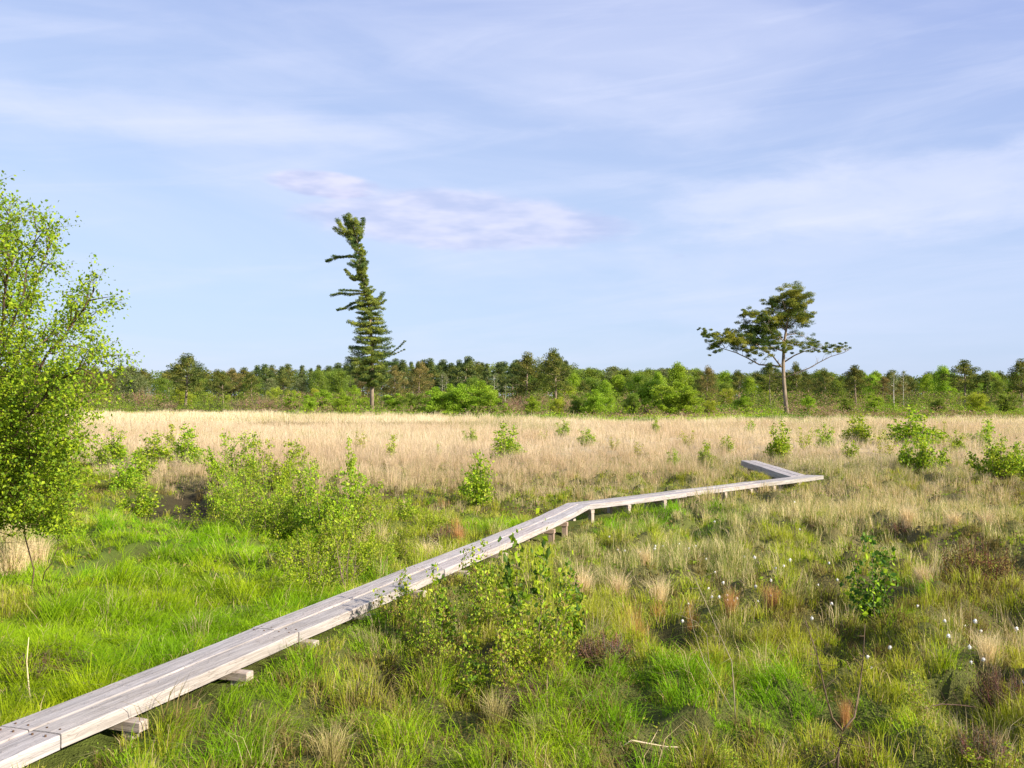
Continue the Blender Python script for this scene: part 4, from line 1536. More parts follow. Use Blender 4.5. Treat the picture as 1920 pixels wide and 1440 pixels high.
# ================================================================ LONE SPREADING PINE
def lone_pine():
    rng = np.random.default_rng(72)
    dist = 112.0
    base = D(1475, 778, dist)
    base.z = height1(base.x, base.y)
    root = thing('pine_tree', 'lone spreading pine with a bare trunk and flat side limbs above the straw field', 'tree', base)
    acc = Acc()
    ppm = F / dist

    def Z(zx, zy, dy=0.0):
        """coordinates read off an enlargement of the photograph"""
        return D(1280 + zx / 4.8, 500 + zy / 4.8, dist) + Vector((0, dy, 0)) - base

    tp = [(940, 1345), (928, 1230), (916, 1100), (908, 980), (905, 870), (910, 760), (916, 680), (930, 580), (945, 480), (960, 380), (975, 270)]
    tr = [Z(a, b) for a, b in tp]
    acc.tube(tr, [0.29, 0.24, 0.215, 0.20, 0.185, 0.17, 0.155, 0.13, 0.10, 0.07, 0.03], 9)
    limbs = [
        ([(905, 900), (820, 890), (700, 880), (600, 820), (500, 770), (380, 730), (270, 690)], 0.11, 1.2),
        ([(890, 905), (800, 800), (740, 770), (620, 690), (480, 650)], 0.10, -1.0),
        ([(380, 730), (330, 640), (250, 610), (190, 570)], 0.05, 1.3),
        ([(905, 760), (800, 720), (700, 640), (600, 560), (560, 440)], 0.09, 0.8),
        ([(912, 860), (1000, 800), (1080, 765), (1190, 735), (1300, 730)], 0.09, -0.7),
        ([(908, 1000), (1000, 965), (1120, 915), (1200, 865), (1290, 815), (1400, 780), (1440, 755)], 0.08, -1.6),
        ([(905, 1000), (840, 985), (770, 940)], 0.06, 0.6),
        ([(930, 580), (850, 480), (800, 360)], 0.08, 0.6),
        ([(935, 560), (1030, 480), (1090, 400)], 0.08, -0.6),
        ([(925, 620), (1020, 600), (1110, 620), (1180, 670)], 0.06, 1.0),
        ([(945, 480), (900, 380), (860, 300)], 0.06, -1.2),
        ([(950, 450), (1020, 360), (1050, 300)], 0.06, 1.2),
        ([(915, 680), (860, 640), (760, 590), (690, 500)], 0.07, -1.5),
        ([(915, 700), (980, 720), (1010, 700)], 0.05, -1.4),
    ]
    for pts, r, dy in limbs:
        n = len(pts)
        pp = [Z(a, b, dy * i / (n - 1) * 1.4) for i, (a, b) in enumerate(pts)]
        acc.tube(pp, [r * (1 - 0.75 * i / (n - 1)) for i in range(n)], 5)
        for i in range(1, n):
            for _ in range(3):
                p = pp[i - 1].lerp(pp[i], rng.uniform(0.1, 1))
                e = p + Vector((rng.normal(0, .5), rng.normal(0, .5), rng.uniform(0.1, .9)))
                acc.tube([p, e], [r * 0.25, 0.008], 3)
    clumps = [
        (985, 235, 80, 1.5), (940, 290, 70, 1.3), (1050, 320, 80, 1.4), (1085, 400, 62, 1.2), (1090, 470, 62, 1.0), (960, 400, 70, 1.3), (900, 350, 50, 1.0),
        (860, 450, 72, 1.2), (800, 450, 50, 1.0), (960, 480, 75, 1.1), (1030, 500, 70, 1.0), (800, 290, 48, 1.0), (860, 290, 45, .9), (775, 350, 40, .8), (830, 350, 45, 0.9),
        (570, 400, 42, 1.1), (545, 430, 34, .9), (600, 470, 58, 1.3), (670, 450, 48, 1.1), (700, 500, 60, 1.3), (750, 480, 50, 1.1), (570, 530, 48, 1.1), (650, 550, 62, 1.3),
        (720, 560, 62, 1.3), (800, 590, 58, 1.1), (850, 610, 40, .8), (610, 610, 48, 1.0),
        (190, 565, 24, .8), (225, 610, 34, 1.0), (290, 605, 34, .9), (340, 620, 34, .8), (410, 590, 44, 1.1), (460, 630, 52, 1.2), (520, 640, 50, 1.1), (390, 660, 50, 1.1),
        (340, 690, 44, 1.0), (290, 720, 44, 1.1), (300, 770, 24, .8), (460, 690, 44, 1.0), (560, 670, 52, 1.1), (620, 650, 44, 1.0), (600, 750, 42, .9), (640, 770, 42, .9), (680, 700, 52, 1.0),
        (750, 670, 54, 1.1), (800, 710, 50, 1.0), (860, 730, 44, 0.9), (720, 740, 50, .9), (680, 830, 40, .35), (740, 830, 34, .3),
        (980, 690, 44, 1.0), (1010, 730, 42, 0.9), (960, 750, 34, .8), (1120, 690, 44, .9), (1190, 680, 38, .8), (1160, 730, 44, .8), (1230, 735, 38, .8), (1300, 720, 32, .7),
        (1350, 735, 28, .6), (1390, 705, 26, .7), (1440, 750, 30, .8), (1410, 760, 24, .5), (1030, 590, 44, .5), (1090, 610, 40, .5), (1110, 520, 44, .7), (990, 620, 30, .35),
        (780, 910, 50, .7), (830, 900, 40, .5), (730, 920, 34, .4),
        (960, 330, 70, 1.2), (1010, 410, 70, 1.2), (900, 480, 60, 1.0), (1000, 280, 60, 1.1), (760, 530, 60, 1.1), (500, 660, 45, 1.0), (520, 700, 40, .8), (700, 650, 55, 1.0), (640, 700, 50, 1.0), (880, 680, 45, .9),
        (1030, 250, 50, 1.0), (1090, 350, 50, 1.0), (700, 600, 55, 1.1), (1080, 700, 40, .8), (1270, 760, 34, .7), (1340, 760, 30, .6), (1400, 730, 30, .8), (250, 650, 40, .9), (200, 590, 30, .8), (420, 640, 46, 1), (570, 720, 44, .9), (820, 660, 50, 1), (940, 710, 44, .9), (1130, 450, 40, .9), (840, 520, 50, 1), (790, 400, 40, .9),
    ]
    cl = []
    for (zx, zy, r, dens) in clumps:
        rm = 1.38 * r / 4.8 / ppm
        dy = rng.uniform(-1, 1) * (1.6 if zy < 560 else 2.0)
        c = Z(zx, zy, dy)
        m = max(3, int(6 * dens))
        for q in range(m):
            o = Vector(rng.normal(0, 1, 3)) * rm * 0.5
            o.z *= 0.75
            pads(cl, rng, c + o, rm * rng.uniform(0.35, 0.62), int(130 * dens * (rm / 1.0 + 0.3)), 0.5)
        c2 = Z(zx, zy, -dy * 0.8)
        if zy < 780 and dens > .6:
            for q in range(m // 2):
                o = Vector(rng.normal(0, 1, 3)) * rm * 0.45
                pads(cl, rng, c2 + o, rm * rng.uniform(0.35, 0.6), int(100 * dens * (rm + 0.3)), 0.7)
    finish_crown(root, acc, cl, [(0.06, 0.10, 0.022), (0.15, 0.185, 0.03), (0.33, 0.32, 0.05)], 0.17, rng, M_NEEDLE, M_PINEBARK, aspect=0.3)


lone_pine()

# ================================================================ SHRUBS AND SAPLINGS OF THE BOG
SH = {
    'sapA': leafy('sapling', 101, 1.0, 0.55, 6, 14, 0.052, 14, GREENS, 'x', bare=0.12),
    'sapB': leafy('sapling', 102, 1.0, 0.75, 11, 14, 0.052, 14, GREENS, 'x', bare=0.10),
    'sapC': leafy('sapling', 103, 1.0, 0.35, 3, 16, 0.055, 13, YOUNG, 'x', bare=0.12, twig_len=0.22),
    'bushL': leafy('shrub', 104, 1.0, 1.5, 24, 13, 0.036, 12, OLIVE[:3] + GREENS[:3], 'x', bare=0.08, stem_r=0.010),
    'bushM': leafy('shrub', 105, 1.0, 1.2, 22, 13, 0.036, 12, YOUNG + GREENS[:3], 'x', bare=0.10, stem_r=0.010),
    'bushN': leafy('shrub', 106, 1.0, 1.0, 16, 14, 0.052, 15, GREENS + OLIVE[:2] + [(0.12, 0.2, 0.02)], 'x', bare=0.18, stem_r=0.016),
    'gloss': leafy('shrub', 120, 1.0, 0.72, 7, 15, 0.062, 10, DEEP + DEEP + GREENS[:2], 'x', bare=0.06, lean=(-0.12, 0), stem_r=0.008),
    'wisp': leafy('sapling', 107, 1.0, 0.5, 5, 11, 0.045, 8, OLIVE, 'x', bare=0.2),
    'nearA': leafy('birch_sapling', 108, 1.0, 0.6, 6, 14, 0.044, 9, GREENS + DEEP[1:] + OLIVE[:2] + [(0.28, 0.20, 0.06)], 'x', bare=0.10, twig_len=0.28, stem_r=0.007),
    'nearB': leafy('birch_sapling', 109, 1.0, 0.9, 9, 14, 0.042, 9, GREENS + OLIVE[:3] + [(0.26, 0.18, 0.06)], 'x', bare=0.08, twig_len=0.30, stem_r=0.007),
    'nearC': leafy('birch_sapling', 110, 1.0, 0.45, 4, 14, 0.062, 8, DEEP + GREENS, 'x', bare=0.25, twig_len=0.20, stem_r=0.007),
}
rs = np.random.default_rng(17)


def shrub(kind, px, base, top, label, wid=1.0, group=None):
    p = G(px, base)
    z = height1(p.x, p.y)
    h = (base - top) / F * p.y
    s = h / 1.0
    place(SH[kind], (p.x, p.y, z - 0.02), rs.uniform(0, 6.28), s * wid, label, group, sz=s)


SHRUBS = [
    # in the straw field, left to right
    ('sapC', 735, 866, 812, 'slim bright sapling in the straw grass below the leaning conifer', 1.2),
    ('sapC', 823, 862, 834, 'tiny sapling in the straw grass right of the slim bright one', 1.0),
    ('sapB', 945, 868, 800, 'bushy green sapling cluster in the straw field above the boardwalk bend', 1.5),
    ('sapA', 903, 945, 832, 'tall dark green sapling in front of the bushy cluster, left of the boardwalk bend', 0.9),
    ('sapB', 890, 935, 868, 'low dark leafed bush at the foot of the tall sapling by the bend', 1.2),
    ('sapB', 1055, 828, 796, 'small round bush in the straw field right of the bushy cluster', 1.2),
    ('wisp', 1020, 830, 804, 'faint thin sapling left of the small round bush', 1.5),
    ('sapB', 1229, 822, 792, 'small bush at the far side of the straw field below the bright birches', 0.8),
    ('wisp', 1150, 858, 830, 'faint yellow sapling in the middle of the straw field', 1.4),
    ('wisp', 1195, 866, 834, 'faint sapling right of the middle of the straw field', 1.3),
    ('sapB', 1262, 876, 836, 'yellow green bush above the far end of the boardwalk posts', 0.9),
    ('sapB', 1323, 884, 834, 'yellow green bush left of the far boardwalk run', 1.0),
    ('sapA', 1404, 820, 784, 'small upright bush in the straw field left of the lone pine', 1.0),
    ('sapB', 1466, 872, 798, 'green bush in the straw right above the far boardwalk run', 1.1),
    ('wisp', 1510, 860, 806, 'faint sapling just right of the green bush by the far run', 1.1),
    ('sapB', 1612, 845, 788, 'green bush in the straw between the lone pine and the right bush', 1.6),
    ('wisp', 1655, 842, 800, 'pale bush beside the green bush in the straw', 1.5),
    ('sapB', 1712, 850, 762, 'tall pale green sapling behind the big right bush', 1.6),
    ('bushN', 1728, 896, 808, 'big rounded bush with dark stems right of the boardwalk end', 0.95),
    ('wisp', 1765, 848, 786, 'thin sapling between the big bush and the right edge', 0.7),
    ('sapA', 1846, 852, 784, 'upright green sapling in the straw near the right edge', 1.3),
    ('bushN', 1868, 918, 838, 'broad green bush at the right edge of the straw', 1.15),
    ('bushN', 1915, 915, 836, 'green bush cut by the right edge of the view', 0.9),
    ('sapB', 1545, 852, 800, 'loose green bush in the straw right of the lone pine foot', 1.2),
    ('sapA', 1590, 870, 826, 'small sapling low in the straw left of the big rounded bush', 1.3),
    ('wisp', 1660, 868, 815, 'pale loose sapling between the straw bushes and the big rounded bush', 1.4),
    ('sapB', 1790, 860, 812, 'small green bush in the straw right of the big rounded bush', 1.2),
    ('sapB', 1100, 846, 812, 'pale green bush low in the straw, right of the small round bush', 1.4),
    ('wisp', 1290, 848, 806, 'thin pale sapling in the straw left of the lone pine', 1.4),
    ('sapA', 1360, 862, 818, 'pale sapling in the straw behind the far boardwalk end', 1.2),
    ('sapB', 880, 838, 806, 'low green sprig in the straw left of the bushy cluster', 1.2),
    ('wisp', 675, 852, 806, 'thin pale sapling at the left of the open straw', 1.2),
    # left middle ground
    ('sapB', 232, 925, 850, 'leafy sapling beside the big birch', 1.3),
    ('sapB', 290, 885, 812, 'light green sapling in the tall straw left of the shrub bank', 1.4),
    ('sapB', 348, 882, 800, 'upright green sapling left of the shrub bank', 1.2),
    ('bushM', 440, 915, 800, 'tall green shrub crowning the shrub bank', 0.9),
    ('bushM', 515, 925, 812, 'green shrub at the right end of the shrub bank top', 0.9),
    ('bushL', 395, 968, 862, 'olive shrub above the dark hollow', 0.85),
    ('bushL', 460, 985, 868, 'olive shrub right of the dark hollow', 0.85),
    ('bushM', 610, 1010, 858, 'tall leafy shrub right of the long grass bank', 0.9),
    ('bushL', 545, 1000, 890, 'olive shrub between the hollow and the tall leafy shrub', 0.9),
    ('bushL', 655, 1010, 880, 'shrub behind the bare stemmed bush by the boardwalk', 0.8),
    ('sapC', 657, 910, 816, 'lone thin sapling rising before the straw field', 0.6),
    ('bushM', 585, 1112, 985, 'yellow green shrub hard against the left side of the boardwalk', 0.8),
    ('bushL', 625, 1092, 985, 'olive shrub behind the bare stems by the boardwalk', 0.9),
    ('bushL', 560, 1062, 945, 'sparse olive shrub at the edge of the long grass, left of the boardwalk shrubs', 0.8),
    ('bushM', 648, 1062, 925, 'leafy shrub in the middle of the boardwalk shrubs', 0.75),
    ('bushL', 500, 1005, 905, 'olive shrub in the middle of the shrub bank', 0.8),
    ('bushM', 560, 950, 850, 'green shrub at the back right of the shrub bank', 0.8),
    ('bushL', 445, 940, 850, 'pale shrub at the back of the dark hollow', 0.8),
    ('bushL', 700, 990, 905, 'olive shrub between the boardwalk and the straw field', 0.8),
    ('sapB', 205, 880, 808, 'small bright sapling peeping past the big birch', 1.2),
    ('sapA', 265, 905, 835, 'bright sapling in the straw between the birch and the bank', 1.2),
    ('sapB', 255, 955, 885, 'green bush at the left tip of the dark hollow', 1.4),
    ('sapC', 320, 845, 790, 'thin sapling rising against the far straw on the left', 1.2),
    ('bushL', 745, 1040, 972, 'loose olive shrub in the mixed grass behind the boardwalk', 0.9),
    ('sapB', 640, 1100, 1040, 'small bright sprout touching the boardwalk by the bare stems', 1.2),
    ('sapB', 762, 975, 915, 'small dark green shrub in the mixed grass left of the boardwalk', 1.2),
    ('bushL', 800, 1000, 940, 'low yellow green shrub left of the boardwalk', 1.0),
    ('bushL', 700, 1062, 985, 'low olive shrub just behind the boardwalk', 0.9),
    ('nearA', 702, 1088, 1052, 'small dark leafed shrub touching the left edge of the boardwalk', 1.5),
]
for a in SHRUBS:
    shrub(a[0], a[1], a[2], a[3], a[4], a[5])

NEAR = [
    ('nearA', 738, 1200, 1072, 'birch sapling whose leaves overlap the boardwalk, leftmost of the near saplings', 0.85),
    ('nearB', 790, 1225, 1088, 'bushy birch sapling second from the left in the near group', 0.8),
    ('nearA', 850, 1230, 1022, 'tall birch sapling standing against the boardwalk in the near group', 0.75),
    ('nearB', 905, 1180, 1010, 'broad birch sapling covering the boardwalk edge behind the near group', 0.7),
    ('nearC', 905, 1130, 1040, 'dark leafed sapling in the shade behind the near group', 1.2),
    ('nearC', 992, 1240, 972, 'tallest dark leafed sapling with a bare neck rising over the boardwalk', 0.7),
    ('nearB', 1010, 1280, 1085, 'dense leafy sapling at the right of the near group', 0.85),
    ('nearC', 1060, 1200, 1010, 'thin dark sapling right of the tallest one', 0.7),
    ('nearB', 950, 1300, 1130, 'low leafy sapling in front of the near group', 0.8),
    ('nearA', 880, 1290, 1120, 'olive leaved sapling in the front middle of the near group', 0.9),
    ('nearB', 820, 1265, 1160, 'low scrubby sapling in the brown heather by the near group', 1.0),
    ('nearA', 1045, 1270, 1120, 'yellow green sapling at the right end of the near group', 0.8),
    ('gloss', 1645, 1175, 1008, 'glossy dark green bush standing alone in the right foreground', 0.85),
    ('nearB', 1720, 1345, 1238, 'bright leafy bush below the lone glossy bush', 0.8),
    ('nearA', 1385, 1200, 1150, 'small bright green sprout beside the red rushes', 1.0),
    ('nearB', 1240, 1200, 1130, 'small leafy sprout in the hollow left of the red rushes', 1.0),
    ('nearB', 1880, 1450, 1340, 'low leafy bush in the bottom right corner', 1.3),
    ('nearB', 1760, 1450, 1370, 'low leafy bush left of the bottom right corner bush', 1.4),
    ('nearA', 1500, 1300, 1235, 'small sprout left of the forked bare stem', 1.0),
    ('nearB', 1360, 1450, 1390, 'low leafy bush at the bottom edge right of the pale stick', 1.3),
    ('nearC', 1425, 1450, 1400, 'dark leafed sprout at the bottom edge', 1.4),
    ('nearA', 1190, 1175, 1130, 'thin sprout between the near saplings and the straw tussocks', 1.2),
]
for a in NEAR:
    shrub(a[0], a[1], a[2], a[3], a[4], a[5])


# ================================================================ BIG BIRCH AT THE LEFT
def big_birch():
    rng = np.random.default_rng(301)
    dist = 10.6
    base = G(-95, 1128)
    base.z = height1(base.x, base.y)
    dist = base.y
    root = thing('birch_tree', 'large leafy birch cut by the left edge of the view', 'tree', base)
    acc = Acc()
    cen = []
    dirs = []

    def P(px, py, dy=0.0):
        # pull the tips in a little: twigs and leaves add to the reach
        if py < 1000:
            f_ = (1000 - py) / 700.0
            py = py + 62 * f_
            px = px - (38 * max(0.0, min(1.0, (px + 90) / 260.0)))
        q = D(px, py, dist + dy)
        return q - base

    # main limbs as way points seen from the photograph, with own depth each
    limbs = [
        ([(-95, 1135), (-90, 900), (-60, 650), (-30, 450), (10, 320)], 0.05, 0.0),
        ([(-95, 1130), (-60, 950), (0, 780), (70, 560), (130, 400)], 0.04, 0.5),
        ([(-95, 1130), (-50, 960), (30, 800), (120, 640), (215, 500)], 0.035, -0.3),
        ([(-95, 1130), (-50, 1000), (40, 860), (130, 730), (235, 632)], 0.03, 0.3),
        ([(-95, 1130), (-60, 1020), (10, 930), (90, 850), (165, 800)], 0.025, -0.6),
        ([(-95, 1130), (-60, 1030), (20, 960), (90, 915), (150, 890)], 0.02, 0.4),
        ([(-95, 1130), (-120, 900), (-140, 650), (-150, 450), (-140, 320)], 0.05, -0.2),
        ([(-95, 1130), (-90, 850), (-20, 700), (20, 560), (50, 430)], 0.035, -0.8),
        ([(-95, 1130), (-90, 950), (-30, 850), (40, 720), (90, 640)], 0.03, 0.9),
        ([(-95, 1130), (-180, 950), (-260, 750), (-300, 600)], 0.04, 0.3),
        ([(60, 1150), (62, 1060), (66, 980), (70, 900), (90, 820)], 0.010, -0.15),
        ([(68, 1135), (85, 1070), (112, 1020), (135, 985), (150, 950)], 0.008, -0.25),
        ([(-95, 1130), (-110, 1000), (-60, 900), (-20, 800), (0, 700)], 0.03, 1.2),
        ([(-95, 1130), (-70, 900), (-10, 700), (60, 500), (100, 370)], 0.03, -0.5),
        ([(-95, 1130), (-60, 900), (20, 720), (120, 590), (200, 560)], 0.028, 0.8),
        ([(-95, 1130), (-50, 930), (40, 800), (130, 700), (190, 660)], 0.028, -0.9),
        ([(-95, 1130), (-60, 800), (-20, 600), (20, 420), (40, 350)], 0.03, 0.9),
    ]
    for li, (pts, r, dy) in enumerate(limbs):
        n = len(pts)
        pp = [P(a, b, dy * i / (n - 1) * 1.2) for i, (a, b) in enumerate(pts)]
        # refine
        fine = []
        for i in range(n - 1):
            for s in range(3):
                fine.append(pp[i].lerp(pp[i + 1], s / 3) + Vector(rng.normal(0, 0.02, 3)) * (1 if i + s else 0))
        fine.append(pp[-1])
        m = len(fine)
        acc.tube(fine, [r * (1 - 0.88 * i / (m - 1)) for i in range(m)], 6, (0.55, 0.5, 0.45) if r < .045 else (0.9, .85, .8))
        small = li in (10, 11)
        nb = 10 if small else 32
        for k in range(nb):
            t = (0.45 if small else 0.22) + (0.78 if not small else 0.55) * (k + rng.uniform()) / nb
            t = min(t, 0.999)
            f = t * (m - 1)
            i = min(m - 2, int(f))
            p = fine[i].lerp(fine[i + 1], f - i)
            dd = (fine[i + 1] - fine[i]).normalized()
            a = Vector(rng.normal(0, 1, 3)).normalized()
            dr = (dd * 0.7 + a * 0.9 + Vector((0.1, 0, 0.1))).normalized()
            L = (0.80 if not small else 0.3) * rng.uniform(0.4, 1.05) * (1.15 - 0.55 * t)
            e = p + dr * L
            tp = curve_pts(p, e, (0, 0, L * .06), 3, rng, 0.012)
            acc.tube(tp, [r * .22 + .002, r * .15 + .0015, .002, .001], 3, (0.5, 0.42, 0.36))
            for q in range(7):
                s = rng.uniform(0.2, 1)
                b = p.lerp(e, s)
                tdir = (dr * .6 + Vector(rng.normal(0, 1, 3)).normalized() * 0.8 - Vector((0, 0, .25))).normalized()
                tl = rng.uniform(.08, .26)
                te = b + tdir * tl
                acc.tube([b, te], [.0016, .0007], 3, (0.5, 0.40, 0.33))
                low = p.z < 2.2
                for w_ in range(19 if low else 15):
                    c = b.lerp(te, rng.uniform(.1, 1.08)) + Vector(rng.normal(0, .045, 3))
                    if c.z + base.z < 0.75:
                        continue
                    cen.append(tuple(c))
                    dirs.append(tuple(tdir - Vector((0, 0, .4))))
    # dense lower skirt of twigs right down to the straw
    for k in range(2200):
        px = rng.uniform(-220, 190)
        py = rng.uniform(690, 985)
        lim = np.interp(py, [690, 760, 850, 950, 1000], [245, 225, 215, 190, 140])
        if px > lim - abs(rng.normal(0, 14)):
            continue
        c = P(px, py, rng.uniform(-0.9, 1.1))
        tdir = Vector(rng.normal(0, 1, 3)).normalized()
        e = c + tdir * 0.16
        acc.tube([c, e], [.0018, .0008], 3, (0.5, 0.40, 0.33))
        for w_ in range(8):
            q = c.lerp(e, rng.uniform(-.1, 1.1)) + Vector(rng.normal(0, .022, 3))
            cen.append(tuple(q))
            dirs.append(tuple(tdir - Vector((0, 0, .4))))
    cen = np.array(cen)
    dirs = np.array(dirs)
    n = len(cen)
    cols = np.array(YOUNG[::2] + GREENS[:3] + [(0.12, 0.22, 0.02), (0.17, 0.29, 0.02)])
    cc = cols[rng.integers(0, len(cols), n)] * rng.uniform(.85, 1.15, (n, 1))
    acc.build('trunk', M_TWIG, root)
    leaf_object('crown', cen, 0.035 * rng.uniform(.45, 1.4, n), cc, M_LEAF, rng, root, 0.75, 0.3, dirs * 0.5)


big_birch()


# ================================================================ SMALL THINGS OF THE BOG
def stick(name, label, pts, r, tone, z0=0.0, cat='branch', twigs=0, seed=1, sink=True):
    """bare branch through way points px, py, height above the ground, at the distance of its foot"""
    rng = np.random.default_rng(seed)
    foot = G(pts[0][0], pts[0][1])
    foot.z = height1(foot.x, foot.y)
    root = thing(name, label, cat, foot)
    acc = Acc()
    tw = Acc()
    pp = []
    for (a, b, dy) in pts:
        pp.append(D(a, b, foot.y + dy) - foot)
    pp[0] = Vector((0, 0, -0.03))
    n = len(pp)
    acc.tube(pp, [r * (1 - 0.7 * i / (n - 1)) for i in range(n)], 5, tone)
    for k in range(twigs):
        f = rng.uniform(.3, 1) * (n - 1)
        i = min(n - 2, int(f))
        p = pp[i].lerp(pp[i + 1], f - i)
        d = (pp[i + 1] - pp[i]).normalized()
        e = p + (d + Vector(rng.normal(0, .7, 3))).normalized() * rng.uniform(.08, .3)
        tw.tube([p, p.lerp(e, .5) + Vector((0, 0, .01)), e], [r * .35, r * .25, r * .1], 3, tone)
    acc.build('stem', M_DRY, root)
    if twigs:
        tw.build('twig', M_DRY, root)
    return root, acc


def multi_stick(name, label, polylines, r, tone, cat='branch', twigs=6, seed=3):
    rng = np.random.default_rng(seed)
    foot = G(polylines[0][0][0], polylines[0][0][1])
    foot.z = height1(foot.x, foot.y)
    root = thing(name, label, cat, foot)
    acc, tw = Acc(), Acc()
    for j, pl in enumerate(polylines):
        pp = [D(a, b, foot.y + dy) - foot for a, b, dy in pl]
        if j == 0:
            pp[0] = Vector((0, 0, -0.03))
        n = len(pp)
        rr = r if j == 0 else r * 0.65
        acc.tube(pp, [rr * (1 - 0.65 * i / (n - 1)) for i in range(n)], 5, tone)
        for k in range(twigs):
            f = rng.uniform(.3, 1) * (n - 1)
            i = min(n - 2, int(f))
            p = pp[i].lerp(pp[i + 1], f - i)
            e = p + Vector(rng.normal(0, 1, 3)).normalized() * rng.uniform(.05, .22)
            tw.tube([p, e], [rr * .3, rr * .1], 3, tone)
    acc.build('stem', M_DRY, root)
    if twigs:
        tw.build('twig', M_DRY, root)


multi_stick('bare_sapling', 'forked bare dark sapling stem rising from the bottom edge',
            [[(1568, 1455, 0), (1572, 1410, 0), (1580, 1370, .05)], [(1580, 1370, .05), (1560, 1345, 0), (1548, 1300, 0), (1530, 1220, .1), (1510, 1165, .2)],
             [(1580, 1370, .05), (1602, 1345, .1), (1610, 1300, .2), (1618, 1240, .25), (1622, 1170, .3)]], 0.011, (0.16, 0.11, 0.07), 'sapling', 14, 3)
multi_stick('bare_sapling', 'two thin arching bare stems in front of the red rushes',
            [[(1380, 1345, 0), (1376, 1290, .05), (1372, 1240, .1), (1345, 1180, .1), (1310, 1100, .2), (1300, 1080, .2)],
             [(1372, 1330, 0), (1350, 1290, 0), (1320, 1240, 0), (1300, 1180, .1), (1290, 1130, .1), (1285, 1120, .1)],
             [(1330, 1250, .1), (1325, 1190, .1), (1305, 1165, 0), (1265, 1150, 0)]], 0.0045, (0.34, 0.28, 0.19), 'sapling', 12, 4)
multi_stick('fallen_branch', 'arching dark twig on the ground in the right foreground',
            [[(1708, 1350, 0), (1735, 1328, 0), (1765, 1320, .1), (1800, 1322, .2), (1845, 1328, .3)]], 0.007, (0.12, 0.08, 0.06), 'branch', 4, 5)
multi_stick('fallen_branch', 'pale curved stick lying in the grass at the bottom middle',
            [[(1160, 1372, 0), (1185, 1388, 0), (1215, 1394, 0), (1250, 1400, 0), (1295, 1402, 0)]], 0.008, (0.72, 0.58, 0.42), 'branch', 2, 6)
multi_stick('dead_stalk', 'single pale dry stalk standing at the far left of the foreground',
            [[(62, 1340, 0), (54, 1290, 0), (50, 1240, 0), (54, 1195, 0)]], 0.007, (0.75, 0.65, 0.38), 'stalk', 0, 7)
multi_stick('bare_shrub', 'clump of bare grey stems hard against the far side of the boardwalk',
            [[(652, 1108, .1), (640, 1080, .1), (635, 1050, .1), (632, 1030, .1)], [(652, 1106, .1), (650, 1070, .1), (655, 1030, .1), (668, 1010, .1)],
             [(654, 1106, .1), (664, 1075, .2), (668, 1040, .2)], [(650, 1106, 0), (642, 1085, .0), (645, 1055, 0)],
             [(655, 1106, .2), (660, 1085, .3), (672, 1060, .3)], [(651, 1106, .1), (633, 1085, .2), (628, 1060, .2)]], 0.009, (0.24, 0.17, 0.13), 'shrub', 9, 8)
multi_stick('fallen_branch', 'dark twiggy branch lying in the grass on the far side of the boardwalk',
            [[(238, 1262, 0), (262, 1252, .1), (290, 1248, .1), (312, 1240, .2)], [(262, 1252, .1), (285, 1236, .2), (310, 1222, .3)]], 0.006, (0.14, 0.10, 0.08), 'branch', 8, 9)
multi_stick('fallen_branch', 'reddish twigs in the dark hollow below the near boardwalk',
            [[(330, 1362, 0), (360, 1345, 0), (385, 1328, .1)], [(335, 1345, 0), (365, 1328, 0), (400, 1318, .1)], [(340, 1375, -.1), (372, 1352, 0), (395, 1335, .1)]], 0.005,
            (0.34, 0.19, 0.12), 'branch', 6, 10)


# brown heather clumps
def heather(seed, tone, leafc, name='heather_clump'):
    rng = np.random.default_rng(seed)
    root = thing(name, 'x', 'heather')
    acc = Acc()
    cen = []
    for k in range(90):
        a = rng.uniform(0, 6.28)
        rr = 0.5 * math.sqrt(rng.uniform(0, 1))
        h = 0.5 * rng.uniform(0.5, 1) * (1 - 0.5 * rr * rr * 4)
        tip = Vector((math.cos(a) * rr, math.sin(a) * rr, h))
        pts = curve_pts((math.cos(a) * rr * .4, math.sin(a) * rr * .4, -.02), tip, (math.cos(a) * .05, math.sin(a) * .05, 0), 3, rng, .015)
        c = tuple(t * rng.uniform(.6, 1.5) for t in tone)
        acc.tube(pts, [.006, .005, .004, .001], 3, c)
        for q in range(4):
            p = pts[1].lerp(pts[3], rng.uniform(0, 1))
            acc.tube([p, p + Vector(rng.normal(0, .06, 3)) + Vector((0, 0, .03))], [.003, .001], 3, c)
        for q in range(26):
            p = pts[0].lerp(pts[3], rng.uniform(.3, 1.05))
            cen.append(tuple(p + Vector(rng.normal(0, .03, 3))))
    cen = np.array(cen)
    n = len(cen)
    lc = np.array(leafc)[rng.integers(0, len(leafc), n)] * rng.uniform(.6, 1.3, (n, 1))
    acc.build('stem', M_DRY, root)
    leaf_object('foliage', cen, .026 * rng.uniform(.6, 1.3, n), lc, M_DRY, rng, root, .5, .2)
    return root


